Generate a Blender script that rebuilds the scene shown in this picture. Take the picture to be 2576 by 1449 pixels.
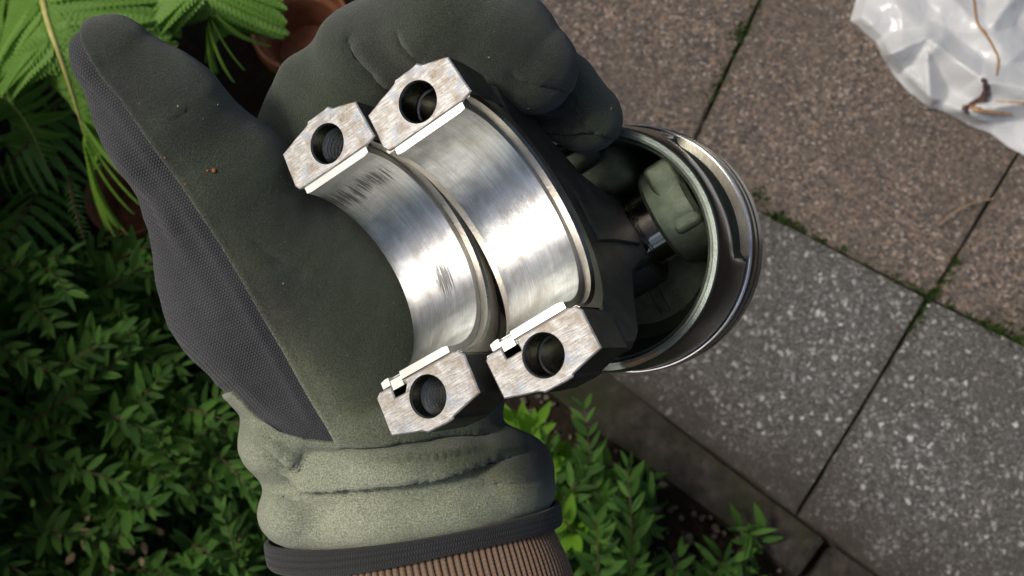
import bpy, math, random
import numpy as np
from mathutils import Vector, Matrix
from mathutils import noise as mnoise
from mathutils.geometry import tessellate_polygon

random.seed(7); np.random.seed(7)
SC = bpy.context.scene
for o in list(bpy.data.objects): bpy.data.objects.remove(o)
COL = SC.collection
R = math.radians

# ------------------------------------------------------------------ camera
PITCH = 15.0; CAM_H = 1.40
cam_d = bpy.data.cameras.new('camera'); cam = bpy.data.objects.new('camera', cam_d); COL.objects.link(cam)
cam.location = (0, 0, CAM_H); cam.rotation_euler = (R(PITCH), 0, 0)
cam_d.sensor_width = 36; cam_d.lens = 36 * 3000 / 2576
cam_d.clip_start = 0.02; cam_d.clip_end = 500
cam_d.dof.use_dof = True; cam_d.dof.focus_distance = 0.315; cam_d.dof.aperture_fstop = 36
SC.camera = cam
MC = Matrix.Translation((0, 0, CAM_H)) @ Matrix.Rotation(R(PITCH), 4, 'X')

# ------------------------------------------------------------------ sky, sun, exposure
SUN = Vector((-0.60, 0.03, 0.80)).normalized()
world = bpy.data.worlds.new('World'); SC.world = world; world.use_nodes = True
wn = world.node_tree
sky = wn.nodes.new('ShaderNodeTexSky'); sky.sky_type = 'NISHITA'; sky.sun_disc = False
sky.sun_elevation = math.asin(SUN.z); sky.sun_rotation = math.atan2(SUN.x, SUN.y)
sky.dust_density = 5.0; sky.air_density = 0.8; sky.ozone_density = 0.6
wn.nodes['Background'].inputs['Strength'].default_value = 0.13
wn.links.new(sky.outputs[0], wn.nodes['Background'].inputs['Color'])
sun_d = bpy.data.lights.new('sun', 'SUN'); sun = bpy.data.objects.new('sun', sun_d); COL.objects.link(sun)
sun_d.energy = 2.25; sun_d.angle = R(11); sun_d.color = (1.0, 0.95, 0.87)
sun.rotation_euler = SUN.to_track_quat('Z', 'Y').to_euler()
sun.location = (0, 0, 5)
SC.view_settings.view_transform = 'Standard'; SC.view_settings.look = 'None'
SC.view_settings.exposure = 0.0; SC.view_settings.gamma = 1.0
SC.view_settings.use_curve_mapping = False
SC.cycles.max_bounces = 6; SC.cycles.diffuse_bounces = 3; SC.cycles.glossy_bounces = 4; SC.cycles.transmission_bounces = 3; SC.cycles.transparent_max_bounces = 6

# ------------------------------------------------------------------ placing helpers
def cl(px, py, D):            # point seen at a given place, D metres from the lens plane
    return Vector(((px - 1288) * D / 3000, (724.5 - py) * D / 3000, -D))
def Wp(px, py, D): return MC @ cl(px, py, D)
def G(px, py, z=0.0):         # point of the horizontal plane at height z
    a = MC.translation; d = (MC.to_3x3() @ cl(px, py, 1.0))
    return a + d * ((z - a.z) / d.z)

ORG = {}
def empty(name, loc, label=None, cat=None, group=None):
    o = bpy.data.objects.new(name, None); COL.objects.link(o); o.location = loc
    o.empty_display_size = 0.02; ORG[o] = Vector(loc); tag(o, label, cat, group); return o
def tag(o, label=None, cat=None, group=None, kind=None):
    if label: o['label'] = label
    if cat: o['category'] = cat
    if group: o['group'] = group
    if kind: o['kind'] = kind
    return o
def mesh(name, verts, faces, smooth=True, uvs=None, mats=(), midx=None, attrs=None):
    me = bpy.data.meshes.new(name)
    if isinstance(verts, np.ndarray): verts = verts.tolist()
    me.from_pydata(verts, [], faces)
    for m in mats: me.materials.append(m)
    if midx is not None: me.polygons.foreach_set('material_index', list(midx))
    if smooth is not False: me.polygons.foreach_set('use_smooth', [True] * len(me.polygons))
    if uvs is not None:
        ul = me.uv_layers.new(name='uv')
        li = np.empty(len(me.loops), dtype=np.int32); me.loops.foreach_get('vertex_index', li)
        ul.data.foreach_set('uv', np.asarray(uvs, dtype=np.float32)[li].ravel())
    if attrs:
        for k, v in attrs.items():
            v = np.asarray(v, dtype=np.float32)
            a = me.attributes.new(k, 'FLOAT' if v.ndim == 1 else 'FLOAT_VECTOR', 'POINT')
            a.data.foreach_set('value' if v.ndim == 1 else 'vector', v.ravel())
    me.update()
    if smooth == 'auto':
        me.set_sharp_from_angle(angle=R(32))
    return me
def obj(name, verts, faces, m, parent=None, smooth='auto', uvs=None, midx=None, attrs=None, origin=None):
    """one mesh object from world-space verts"""
    v = np.asarray([tuple(p) for p in verts], dtype=np.float64) if not isinstance(verts, np.ndarray) else verts.astype(np.float64)
    if parent is not None: org = ORG[parent]
    else: org = Vector(origin) if origin is not None else Vector((float(v[:, 0].mean()), float(v[:, 1].mean()), float(v[:, 2].min())))
    v = v - np.array(org)
    me = mesh(name, v, faces, smooth, uvs, m if isinstance(m, (list, tuple)) else [m], midx, attrs)
    o = bpy.data.objects.new(name, me); COL.objects.link(o); ORG[o] = org
    if parent is not None: o.parent = parent
    else: o.location = org
    return o
def inst(name, me, mw, parent):          # a copy sharing mesh data, placed by a world matrix
    o = bpy.data.objects.new(name, me); COL.objects.link(o); o.parent = parent
    o.matrix_local = Matrix.Translation(-ORG[parent]) @ mw
    return o
def xf(M4, pts):
    p = np.asarray(pts, dtype=np.float64); m = np.array(M4)
    return p @ m[:3, :3].T + m[:3, 3]
class MB:                                 # mesh collector
    def __init__(s): s.v = []; s.f = []; s.u = []; s.m = []
    def add(s, v, f, u=None, m=0):
        b = len(s.v); s.v += [tuple(p) for p in v]; s.f += [tuple(i + b for i in q) for q in f]
        s.u += list(u) if u is not None else [(0, 0)] * len(v); s.m += [m] * len(f)
    def obj(s, name, mat, parent=None, M4=None, smooth='auto', **k):
        v = np.array(s.v, dtype=np.float64)
        if M4 is not None: v = xf(M4, v)
        return obj(name, v, s.f, mat, parent, smooth, uvs=s.u, midx=s.m, **k)
def fbm(p, o=4): return mnoise.fractal(Vector(p), 1.0, 2.0, o, noise_basis='PERLIN_ORIGINAL')

# ------------------------------------------------------------------ material helpers
class NT:
    def __init__(s, name, base=(.5, .5, .5), rough=.6, metal=0.0, spec=.5):
        s.mat = bpy.data.materials.new(name); s.mat.use_nodes = True; s.t = s.mat.node_tree
        s.b = s.t.nodes['Principled BSDF']; s.set('Base Color', base); s.set('Roughness', rough); s.set('Metallic', metal)
        s.set('Specular IOR Level', spec); s.tc = None
    def n(s, typ, **k):
        nd = s.t.nodes.new('ShaderNode' + typ)
        for a, v in k.items():
            if hasattr(nd, a): setattr(nd, a, v)
        return nd
    def put(s, nd, i, v):
        sk = nd.inputs[i]
        if isinstance(v, bpy.types.NodeSocket): s.t.links.new(v, sk)
        else:
            if sk.type == 'RGBA' and len(v) == 3: v = (*v, 1)
            sk.default_value = v
    def set(s, i, v): s.put(s.b, i, v)
    def co(s, kind='Object'):
        if s.tc is None: s.tc = s.n('TexCoord')
        return s.tc.outputs[kind]
    def mapv(s, v, scale=(1, 1, 1), rot=(0, 0, 0), loc=(0, 0, 0)):
        m = s.n('Mapping'); s.put(m, 0, v); m.inputs['Scale'].default_value = scale
        m.inputs['Rotation'].default_value = rot; m.inputs['Location'].default_value = loc; return m.outputs[0]
    def noise(s, v, scale, detail=4, rough=.55, dist=0.0, col=False):
        m = s.n('TexNoise'); s.put(m, 'Vector', v); m.inputs['Scale'].default_value = scale
        m.inputs['Detail'].default_value = detail; m.inputs['Roughness'].default_value = rough; m.inputs['Distortion'].default_value = dist
        return m.outputs['Color' if col else 'Fac']
    def vor(s, v, scale, feat='F1', out='Distance', rnd=1.0):
        m = s.n('TexVoronoi'); m.feature = feat; s.put(m, 'Vector', v); m.inputs['Scale'].default_value = scale
        m.inputs['Randomness'].default_value = rnd; return m.outputs[out]
    def ramp(s, f, stops, interp='LINEAR'):
        m = s.n('ValToRGB'); s.put(m, 0, f); cr = m.color_ramp; cr.interpolation = interp
        while len(cr.elements) < len(stops): cr.elements.new(0.5)
        for e, (p, c) in zip(cr.elements, stops):
            e.position = p; e.color = (*c, 1) if not isinstance(c, (int, float)) else (c, c, c, 1)
        return m.outputs[0]
    def mix(s, f, a, b, mode='MIX'):
        m = s.n('Mix'); m.data_type = 'RGBA'; m.blend_type = mode; m.clamp_factor = True
        s.put(m, 0, f); s.put(m, 6, a); s.put(m, 7, b); return m.outputs[2]
    def math(s, op, a, b=0.0, c=None):
        m = s.n('Math'); m.operation = op; s.put(m, 0, a); s.put(m, 1, b)
        if c is not None: s.put(m, 2, c)
        return m.outputs[0]
    def attr(s, name, out='Fac'):
        m = s.n('Attribute'); m.attribute_name = name; return m.outputs[out]
    def bump(s, h, strength=.5, dist=.001, normal=None):
        m = s.n('Bump'); s.put(m, 'Height', h); m.inputs['Strength'].default_value = strength; m.inputs['Distance'].default_value = dist
        if normal is not None: s.put(m, 'Normal', normal)
        return m.outputs[0]

#=MATERIALS=
def mat_brown_slab():
    k = NT('brown_slab', rough=.85, spec=.3); v = k.co()
    w = k.noise(v, 160, 2, col=True); vv = k.n('VectorMath'); vv.operation = 'MULTIPLY_ADD'
    k.put(vv, 0, w); vv.inputs[1].default_value = (.006, .006, .006); k.put(vv, 2, v); v2 = vv.outputs[0]
    sep = k.n('SeparateColor'); k.put(sep, 0, k.vor(v2, 300, out='Color'))
    c = k.ramp(sep.outputs[0], [(0, (.030, .029, .030)), (.2, (.070, .061, .054)), (.5, (.114, .094, .078)), (.75, (.178, .146, .119)), (.9, (.22, .145, .10)), (1, (.37, .32, .28))])
    c = k.mix(k.ramp(k.noise(v, 520, 3), [(.4, 0), (.7, .5)]), c, (.075, .060, .050))
    sep2 = k.n('SeparateColor'); k.put(sep2, 0, k.vor(v2, 130, out='Color')); d2 = k.vor(v2, 130)
    big = k.math('MULTIPLY', k.ramp(d2, [(.2, 1), (.42, 0)]), k.math('GREATER_THAN', sep2.outputs[0], .72))
    c = k.mix(k.math('MULTIPLY', big, .75), c, k.ramp(sep2.outputs[1], [(0, (.05, .052, .058)), (.3, (.16, .125, .10)), (.6, (.30, .235, .185)), (.8, (.28, .15, .09)), (1, (.46, .41, .36))]))
    c = k.mix(k.ramp(k.noise(v, 7, 4), [(.38, 0), (.72, .5)]), c, (.085, .068, .056))
    ed = k.math('MULTIPLY', k.math('POWER', k.attr('edge'), 1.6), k.ramp(k.noise(v, 34, 5, .65), [(.35, 0), (.6, 1)])); c = k.mix(k.math('MULTIPLY', ed, .8), c, (.040, .036, .022))
    k.set('Base Color', c)
    k.set('Normal', k.bump(k.math('ADD', sep.outputs[1], k.noise(v, 300, 4)), .6, .0012)); return k.mat
def mat_grey_slab():
    k = NT('grey_slab', rough=.85, spec=.3); v = k.co()
    w = k.noise(v, 120, 3, col=True); vv = k.n('VectorMath'); vv.operation = 'MULTIPLY_ADD'
    k.put(vv, 0, w); vv.inputs[1].default_value = (.014, .014, .014); k.put(vv, 2, v); v2 = vv.outputs[0]
    base = k.ramp(k.noise(v, 210, 5, .75), [(.3, (.026, .025, .024)), (.5, (.068, .065, .060)), (.72, (.145, .138, .128))])
    cc = k.n('SeparateColor'); k.put(cc, 0, k.vor(v2, 128, out='Color')); d = k.vor(v2, 128)
    lump = k.noise(v, 38, 3)
    on = k.math('GREATER_THAN', k.math('ADD', cc.outputs[0], k.math('MULTIPLY', lump, .8)), .93)
    chip = k.math('MULTIPLY', k.ramp(d, [(.24, 1), (.46, 0)]), on)
    chipc = k.ramp(cc.outputs[1], [(0, (.16, .155, .15)), (.5, (.28, .27, .258)), (.85, (.40, .385, .365)), (1, (.58, .565, .54))])
    c = k.mix(chip, base, chipc)
    fine = k.noise(v2, 330, 2); c = k.mix(k.ramp(fine, [(.56, 0), (.66, .75)]), c, (.30, .287, .268))
    c = k.mix(k.ramp(k.noise(v, 9, 4), [(.4, 0), (.7, .4)]), c, (.05, .044, .036))
    ed = k.math('MULTIPLY', k.math('POWER', k.attr('edge'), 1.6), k.ramp(k.noise(v, 34, 5, .65), [(.35, 0), (.6, 1)])); c = k.mix(k.math('MULTIPLY', ed, .8), c, (.040, .036, .022))
    kerb_shade = k.attr('kerb_shade'); dn = k.math('MULTIPLY', kerb_shade, k.ramp(k.noise(v, 25, 4), [(.25, .55), (.6, 1)]))
    c = k.mix(dn, c, (.030, .023, .018))  # shadow towards the kerb painted into the slab colour
    k.set('Base Color', c); k.set('Normal', k.bump(k.math('ADD', k.noise(v, 150, 5), chip), .5, .0015)); return k.mat
def mat_kerb():
    k = NT('kerb_concrete', rough=.9, spec=.2); v = k.co()
    c = k.ramp(k.noise(v, 60, 6, .65), [(.3, (.012, .010, .009)), (.55, (.036, .029, .025)), (.8, (.075, .060, .052))])
    c = k.mix(k.ramp(k.noise(v, 9, 4), [(.42, 0), (.6, .75)]), c, (.018, .022, .007))
    k.set('Base Color', c); k.set('Normal', k.bump(k.noise(v, 140, 6), .7, .003)); return k.mat
def mat_soil():
    k = NT('soil', rough=.95, spec=.15); v = k.co()
    c = k.ramp(k.noise(v, 45, 7, .7), [(.3, (.006, .004, .003)), (.55, (.022, .015, .010)), (.8, (.06, .042, .03))])
    c = k.mix(k.ramp(k.noise(v, 11, 4), [(.5, 0), (.7, .6)]), c, (.014, .020, .006))
    k.set('Base Color', c); k.set('Normal', k.bump(k.noise(v, 120, 7, .7), 1.0, .006)); return k.mat
def mat_plain(name, a, b, scale, rough=.7, bump=.3, bs=None, metal=0, spec=.4, dist=.001, tr=0):
    k = NT(name, rough=rough, metal=metal, spec=spec); v = k.co()
    c = k.ramp(k.noise(v, scale, 5, .6), [(.3, a), (.72, b)]); k.set('Base Color', c)
    if bump: k.set('Normal', k.bump(k.noise(v, bs or scale * 4, 4), bump, dist))
    return k.mat
def mat_leaf(name, a, b, rough=.45, trans=.25):
    k = NT(name, rough=rough, spec=.22); v = k.co()
    oi = k.n('ObjectInfo'); r = oi.outputs['Random']
    att = k.attr('shade')
    c = k.ramp(k.math('FRACT', k.math('ADD', r, att)), [(0, a), (1, b)])
    c = k.mix(k.ramp(k.noise(v, 160, 3), [(.35, 0), (.75, .35)]), c, tuple(x * .6 for x in a))
    k.set('Base Color', c)
    tb = k.n('BsdfTranslucent'); k.put(tb, 0, k.mix(.5, c, (b[0] * 1.6, b[1] * 1.6, b[2] * .8)))
    ms = k.n('MixShader'); ms.inputs[0].default_value = trans
    k.t.links.new(k.b.outputs[0], ms.inputs[1]); k.t.links.new(tb.outputs[0], ms.inputs[2])
    k.t.links.new(ms.outputs[0], k.t.nodes['Material Output'].inputs[0]); return k.mat
def mat_bag():
    k = NT('bag_film', (.78, .79, .79), .2, spec=.5); v = k.co()
    st = k.ramp(k.noise(v, 14, 4, .6, 1.5), [(.62, 0), (.80, .35)])
    k.set('Base Color', k.mix(st, (.76, .775, .78), (.52, .42, .33)))
    k.set('Normal', k.bump(k.math('ADD', k.noise(v, 30, 3, .5, 1.5), k.math('MULTIPLY', k.vor(v, 22, 'DISTANCE_TO_EDGE'), -.9)), .5, .003))
    tb = k.n('BsdfTranslucent'); k.put(tb, 0, (.75, .77, .78)); ms = k.n('MixShader'); ms.inputs[0].default_value = .35
    k.t.links.new(k.b.outputs[0], ms.inputs[1]); k.t.links.new(tb.outputs[0], ms.inputs[2])
    tp = k.n('BsdfTransparent'); m2 = k.n('MixShader'); m2.inputs[0].default_value = .13
    k.t.links.new(ms.outputs[0], m2.inputs[1]); k.t.links.new(tp.outputs[0], m2.inputs[2])
    k.t.links.new(m2.outputs[0], k.t.nodes['Material Output'].inputs[0]); return k.mat
def mat_shell(name, worn):
    k = NT(name, (.62, .64, .64), .3, 1.0); v = k.co('UV')            # uv in cm: x round the bore, y across it
    st = k.noise(k.mapv(v, (.22, 34, 1)), 1.0, 7, .7); st2 = k.noise(k.mapv(v, (.6, 90, 1)), 1.0, 3)
    blot = k.noise(k.mapv(v, (.7, 1.6, 1)), 1.0, 5, .6)
    c = k.ramp(st, [(.26, (.34, .36, .355)), (.46, (.74, .76, .745)), (.70, (.95, .96, .94))])
    c = k.mix(k.ramp(blot, [(.42, 0), (.66, .7)]), c, (.42, .40, .36))
    bl2 = k.noise(k.mapv(v, (1.1, .5, 1), loc=(4, 2, 0)), 1.0, 4, .55); c = k.mix(k.ramp(bl2, [(.5, 0), (.68, .55)]), c, (.30, .34, .35))
    rough = k.ramp(k.math('ADD', k.math('MULTIPLY', st, .6), k.math('MULTIPLY', blot, .4)), [(.3, .28), (.7, .40)])
    if worn:
        p = k.math('ADD', k.math('MULTIPLY', k.noise(k.mapv(v, (.5, 5.0, 1), loc=(1.3, .4, 0)), 1.0, 6, .68), .35), k.math('MULTIPLY', k.noise(k.mapv(v, (.8, 24.0, 1), loc=(.3, .9, 0)), 1.0, 6, .72), .75))
        m = k.ramp(k.math('ADD', k.math('MULTIPLY', p, .8), k.math('MULTIPLY', k.attr('wear'), .215)), [(.60, 0), (.66, .9)])
        c = k.mix(m, c, k.mix(st2, (.03, .033, .036), (.22, .225, .225))); rough = k.mix(m, rough, (.55, .55, .55))
        e = k.ramp(k.math('ADD', p, k.math('MULTIPLY', k.attr('rim'), .5)), [(.74, 0), (.78, 1)])
        c = k.mix(e, c, (.62, .62, .60)); rough = k.mix(e, rough, (.5, .5, .5))
    sp = k.ramp(k.vor(v, 6.5, out='Distance'), [(.045, 1), (.07, 0)])
    c = k.mix(k.math('MULTIPLY', sp, .7), c, (.12, .11, .09))
    tg = k.n('Tangent'); tg.direction_type = 'UV_MAP'; tg.uv_map = 'uv'; k.set('Tangent', tg.outputs[0]); k.set('Anisotropic', .8); k.set('Anisotropic Rotation', .25)
    k.set('Base Color', c); k.set('Roughness', rough)
    h = k.math('ADD', st, k.math('MULTIPLY', st2, .5)); k.set('Normal', k.bump(h, .3, .0006)); return k.mat
def mat_face():
    k = NT('machined_face', (.7, .68, .65), .42, .7); v = k.co('UV')
    gr = k.noise(k.mapv(v, (26, 2.2, 1), (0, 0, R(28))), 1.0, 4, .6); bl = k.noise(v, 1.7, 5, .65); pit = k.noise(v, 9, 4, .7)
    c = k.ramp(gr, [(.3, (.25, .245, .23)), (.55, (.47, .465, .45)), (.8, (.69, .69, .675))])
    c = k.mix(k.ramp(bl, [(.46, 0), (.64, .85)]), c, (.30, .25, .18))
    c = k.mix(k.ramp(k.noise(k.mapv(v, loc=(7, 3, 0)), 1.3, 4, .6), [(.58, 0), (.66, .8)]), c, (.30, .34, .40))
    c = k.mix(k.ramp(pit, [(.60, 0), (.70, .8)]), c, (.17, .12, .08))
    k.set('Base Color', c); k.set('Roughness', k.ramp(bl, [(.3, .48), (.7, .66)]))
    k.set('Normal', k.bump(k.math('ADD', gr, pit), .45, .0004)); return k.mat
def mat_metal(name, a, b, rough, metal=1.0, scale=300, bump=.3, dist=.0004):
    k = NT(name, rough=rough, metal=metal); v = k.co()
    k.set('Base Color', k.ramp(k.noise(v, scale * .25, 5, .65), [(.3, a), (.7, b)]))
    k.set('Roughness', k.ramp(k.noise(v, scale * .1, 4), [(.3, max(.03, rough - .08)), (.7, rough + .1)]))
    if bump: k.set('Normal', k.bump(k.noise(v, scale * 4, 4, .6), bump, dist))
    return k.mat
def mat_coat():
    k = NT('glove_coating', rough=.9, spec=.25); v = k.co(); w = k.attr('wear')
    n1 = k.noise(v, 2200, 3, .7); n2 = k.noise(v, 45, 4, .6); n3 = k.noise(v, 14, 3)
    wc = k.math('ADD', w, k.math('MULTIPLY', k.math('SUBTRACT', n2, .5), .30))
    c = k.ramp(wc, [(.0, (.017, .021, .016)), (.2, (.030, .034, .025)), (.4, (.062, .065, .044)), (.6, (.118, .126, .080)), (.8, (.175, .192, .128)), (1, (.29, .315, .22))])
    c = k.mix(k.ramp(n3, [(.42, 0), (.62, .5)]), c, (.040, .062, .028))
    sp = k.ramp(n1, [(.34, .55), (.5, 1), (.66, 1.65)]); c = k.mix(1.0, c, sp, 'MULTIPLY')
    c = k.mix(k.ramp(k.vor(v, 330, out='Distance'), [(.03, .4), (.055, 0)]), c, (.28, .28, .24))
    k.set('Base Color', c); k.set('Sheen Weight', .25); k.set('Sheen Roughness', .5)
    k.set('Normal', k.bump(k.math('ADD', k.math('MULTIPLY', n1, 1.0), k.math('MULTIPLY', n2, 1.5)), .9, .0008)); return k.mat
def mat_knit(name, a, b, su, sv, rot=0.0):
    k = NT(name, rough=.85, spec=.25); t = k.mapv(k.attr('tex', 'Vector'), (su, sv, 1), (0, 0, rot))
    s = k.n('SeparateXYZ'); k.put(s, 0, t)
    row = k.math('FLOOR', s.outputs[1]); off = k.math('MULTIPLY', k.math('MODULO', row, 2.0), .5)
    wx = k.math('ABSOLUTE', k.math('SINE', k.math('MULTIPLY', k.math('ADD', s.outputs[0], off), math.pi)))
    wy = k.math('ABSOLUTE', k.math('SINE', k.math('MULTIPLY', s.outputs[1], math.pi)))
    h = k.math('MULTIPLY', k.math('POWER', wx, .7), k.math('POWER', wy, .7))
    n = k.noise(k.co(), 60, 4)
    c = k.mix(h, a, b); c = k.mix(k.ramp(n, [(.3, 0), (.75, .45)]), c, a)
    k.set('Base Color', c); k.set('Normal', k.bump(h, .6, .0005)); k.set('Sheen Weight', .15); return k.mat

def mat_sleeve():
    k = NT('sleeve_rib_knit', rough=.9, spec=.2); r = k.attr('rib'); t = k.attr('tex', 'Vector'); v = k.co()
    s = k.n('SeparateXYZ'); k.put(s, 0, t)
    fx = k.math('ABSOLUTE', k.math('SUBTRACT', k.math('FRACT', s.outputs[0]), .5))
    ch = k.math('ABSOLUTE', k.math('SINE', k.math('MULTIPLY', k.math('ADD', s.outputs[1], k.math('MULTIPLY', fx, 1.2)), math.pi)))
    c = k.mix(r, (.050, .030, .019), (.225, .148, .098)); c = k.mix(k.math('MULTIPLY', k.math('SUBTRACT', 1.0, ch), .25), c, (.075, .045, .028))
    c = k.mix(k.ramp(k.noise(v, 25, 4), [(.35, 0), (.7, .4)]), c, (.10, .072, .045))
    k.set('Base Color', c); k.set('Sheen Weight', .2); k.set('Normal', k.bump(k.math('ADD', ch, k.noise(v, 1500, 2)), .35, .0003)); return k.mat

M_ = {}
M_['brown'] = mat_brown_slab(); M_['grey'] = mat_grey_slab(); M_['kerb'] = mat_kerb(); M_['soil'] = mat_soil()
M_['sand'] = mat_plain('joint_soil', (.008, .006, .005), (.03, .024, .018), 90, .95, .8, dist=.003)
M_['moss'] = mat_leaf('moss', (.012, .03, .004), (.038, .07, .010), .8, .2)
M_['leaf'] = mat_leaf('shrub_leaf', (.018, .056, .008), (.072, .168, .026), .72, .3)
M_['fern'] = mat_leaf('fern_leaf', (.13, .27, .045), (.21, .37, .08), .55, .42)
M_['fernd'] = mat_leaf('shaded_fern_leaf', (.045, .12, .02), (.10, .21, .05), .5, .25)  # darker copy of the fern green, shade of the low fronds put into it
M_['lime'] = mat_leaf('young_leaf', (.09, .21, .012), (.15, .31, .03), .45, .35)
M_['rachis'] = mat_plain('fern_rachis', (.30, .30, .08), (.48, .44, .15), 200, .5, .2)
M_['stem'] = mat_plain('shrub_stem', (.035, .018, .010), (.10, .052, .03), 120, .7, .3)
M_['terra'] = mat_plain('terracotta', (.17, .058, .026), (.27, .10, .045), 40, .75, .35, 300)
M_['bag'] = mat_bag()
M_['oil'] = mat_plain('old_oil', (.20, .10, .035), (.40, .24, .10), 160, .18, .2, spec=.7)
M_['oild'] = mat_plain('thick_oil', (.035, .02, .03), (.10, .05, .04), 90, .15, .2, spec=.8)
M_['stone'] = mat_plain('pebble', (.035, .028, .022), (.15, .12, .095), 60, .85, .4, 300)
M_['litter'] = mat_plain('dry_stalk', (.16, .10, .05), (.40, .29, .17), 120, .8, .4)
M_['shellA'] = mat_shell('rod_shell_metal', False); M_['shellB'] = mat_shell('cap_shell_metal', True)
M_['shelledge'] = mat_metal('shell_edge', (.42, .43, .39), (.60, .61, .57), .38, 1.0, 300, .06)
M_['face'] = mat_face()
M_['ring'] = mat_metal('turned_steel', (.36, .33, .28), (.58, .55, .48), .38)
M_['forge'] = mat_metal('forged_steel', (.038, .039, .033), (.105, .102, .086), .45, .7, 500, .7, .0008)
M_['bore'] = mat_metal('oily_bore', (.10, .105, .09), (.24, .24, .21), .25)
M_['cast'] = mat_metal('cast_aluminium', (.065, .085, .056), (.13, .158, .11), .42, .75, 900, .5, .0005)  # green tint puts the reflected plants into the base colour
M_['rim'] = mat_metal('turned_aluminium', (.17, .20, .175), (.27, .305, .27), .38, .9, 400, .2)
M_['skirt'] = mat_metal('coated_skirt', (.24, .25, .25), (.34, .35, .345), .18, .95, 300, .1)
M_['land'] = mat_metal('oily_land', (.085, .083, .066), (.15, .147, .122), .22, 1.0, 300, .1)
M_['chrome'] = mat_metal('ring_chrome', (.72, .73, .73), (.85, .86, .86), .12, 1.0, 200, .05)
M_['pin'] = mat_metal('polished_pin', (.42, .37, .32), (.58, .53, .47), .08, 1.0, 200, 0)
M_['rust'] = mat_plain('oil_varnish', (.20, .09, .02), (.38, .19, .05), 300, .35, .1)
M_['rustc'] = mat_plain('rust_crumb', (.20, .07, .02), (.36, .14, .05), 300, .9, .3)
M_['coat'] = mat_coat()
M_['knit'] = mat_knit('glove_knit', (.019, .020, .022), (.060, .062, .066), 1.15, 1.35, R(-18))
M_['bind'] = mat_knit('cuff_binding', (.014, .015, .015), (.034, .036, .036), 1.5, 1.5)
M_['sleeve'] = mat_sleeve()
M_['thread'] = mat_metal('thread_steel', (.70, .70, .67), (.90, .90, .87), .30)
#=SETTING=
SLAB_Z = 0.045
def quad_slab(name, px, mat, parent, seed, z=SLAB_Z, thick=.04, gap=.0016, kerb_shade=None, zj=0.0):
    """a worn paving slab from four corners lying in the pavement plane"""
    P = [G(x, y, z) for x, y in px]
    c = sum(P, Vector()) / 4; rnd = random.Random(seed)
    n = 46; vs = []; fs = []; da = []; ea = []
    def edge(p): return p
    P = [p + (c - p).normalized() * gap * 1.4 for p in P]
    for j in range(n + 1):
        for i in range(n + 1):
            s, t = i / n, j / n
            p = P[0] * (1 - s) * (1 - t) + P[1] * s * (1 - t) + P[2] * s * t + P[3] * (1 - s) * t
            e = min(s, 1 - s, t, 1 - t)
            h = z + zj + .0009 * fbm((p.x * 12 + seed, p.y * 12, 0)) + .0005 * fbm((p.x * 90, p.y * 90, seed))
            if e == 0:
                h -= .0042
                p = p + (p - c).normalized() * (.0016 * fbm((p.x * 45, p.y * 45, seed * 3)))
            elif e <= 1 / n + 1e-6:
                h -= .0006
                p = p + (p - c).normalized() * (.0060)
            vs.append((p.x, p.y, h)); da.append(kerb_shade(p) if kerb_shade else 0.0); ea.append(max(0, 1 - e / .06))
    for j in range(n):
        for i in range(n):
            a = j * (n + 1) + i; fs.append((a, a + 1, a + n + 2, a + n + 1))
    ring = [i for i in range(n + 1)] + [(j * (n + 1) + n) for j in range(1, n + 1)] + [n * (n + 1) + i for i in range(n - 1, -1, -1)] + [j * (n + 1) for j in range(n - 1, 0, -1)]
    b = len(vs)
    for r in ring: vs.append((vs[r][0], vs[r][1], z - thick)); da.append(1.0); ea.append(1.0)
    for q in range(len(ring)): fs.append((ring[q], b + q, b + (q + 1) % len(ring), ring[(q + 1) % len(ring)]))
    f0 = Vector(vs[fs[0][1]]) - Vector(vs[fs[0][0]]); f1 = Vector(vs[fs[0][3]]) - Vector(vs[fs[0][0]])
    if f0.cross(f1).z < 0: fs = [tuple(reversed(f)) for f in fs]
    return obj(name, vs, fs, mat, parent, attrs={'kerb_shade': da, 'edge': ea})

# wide ground out to the horizon, and the bed of soil
g = 150.0
o = obj('ground', [(-g, -g, -.03), (g, -g, -.03), (g, g, -.03), (-g, g, -.03)], [(0, 1, 2, 3)], M_['soil'], origin=(0, 0, -.03)); tag(o, kind='structure', label='dark garden earth under everything')
n = 170; vs = []; fs = []
for j in range(n + 1):
    for i in range(n + 1):
        x = -1.5 + 2.9 * i / n; y = -.75 + 2.4 * j / n
        edge = min(1, min(i, n - i, j, n - j) / 8)
        z = (.012 * fbm((x * 9, y * 9, 1)) + .006 * fbm((x * 40, y * 40, 2)) + .004) * edge - .028 * (1 - edge)
        vs.append((x, y, z))
for j in range(n):
    for i in range(n): a = j * (n + 1) + i; fs.append((a, a + 1, a + n + 2, a + n + 1))
o = obj('soil_bed', vs, fs, M_['soil'], origin=(0, 0, 0), smooth=True); tag(o, kind='structure', label='dark moist soil of the planting bed')

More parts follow.
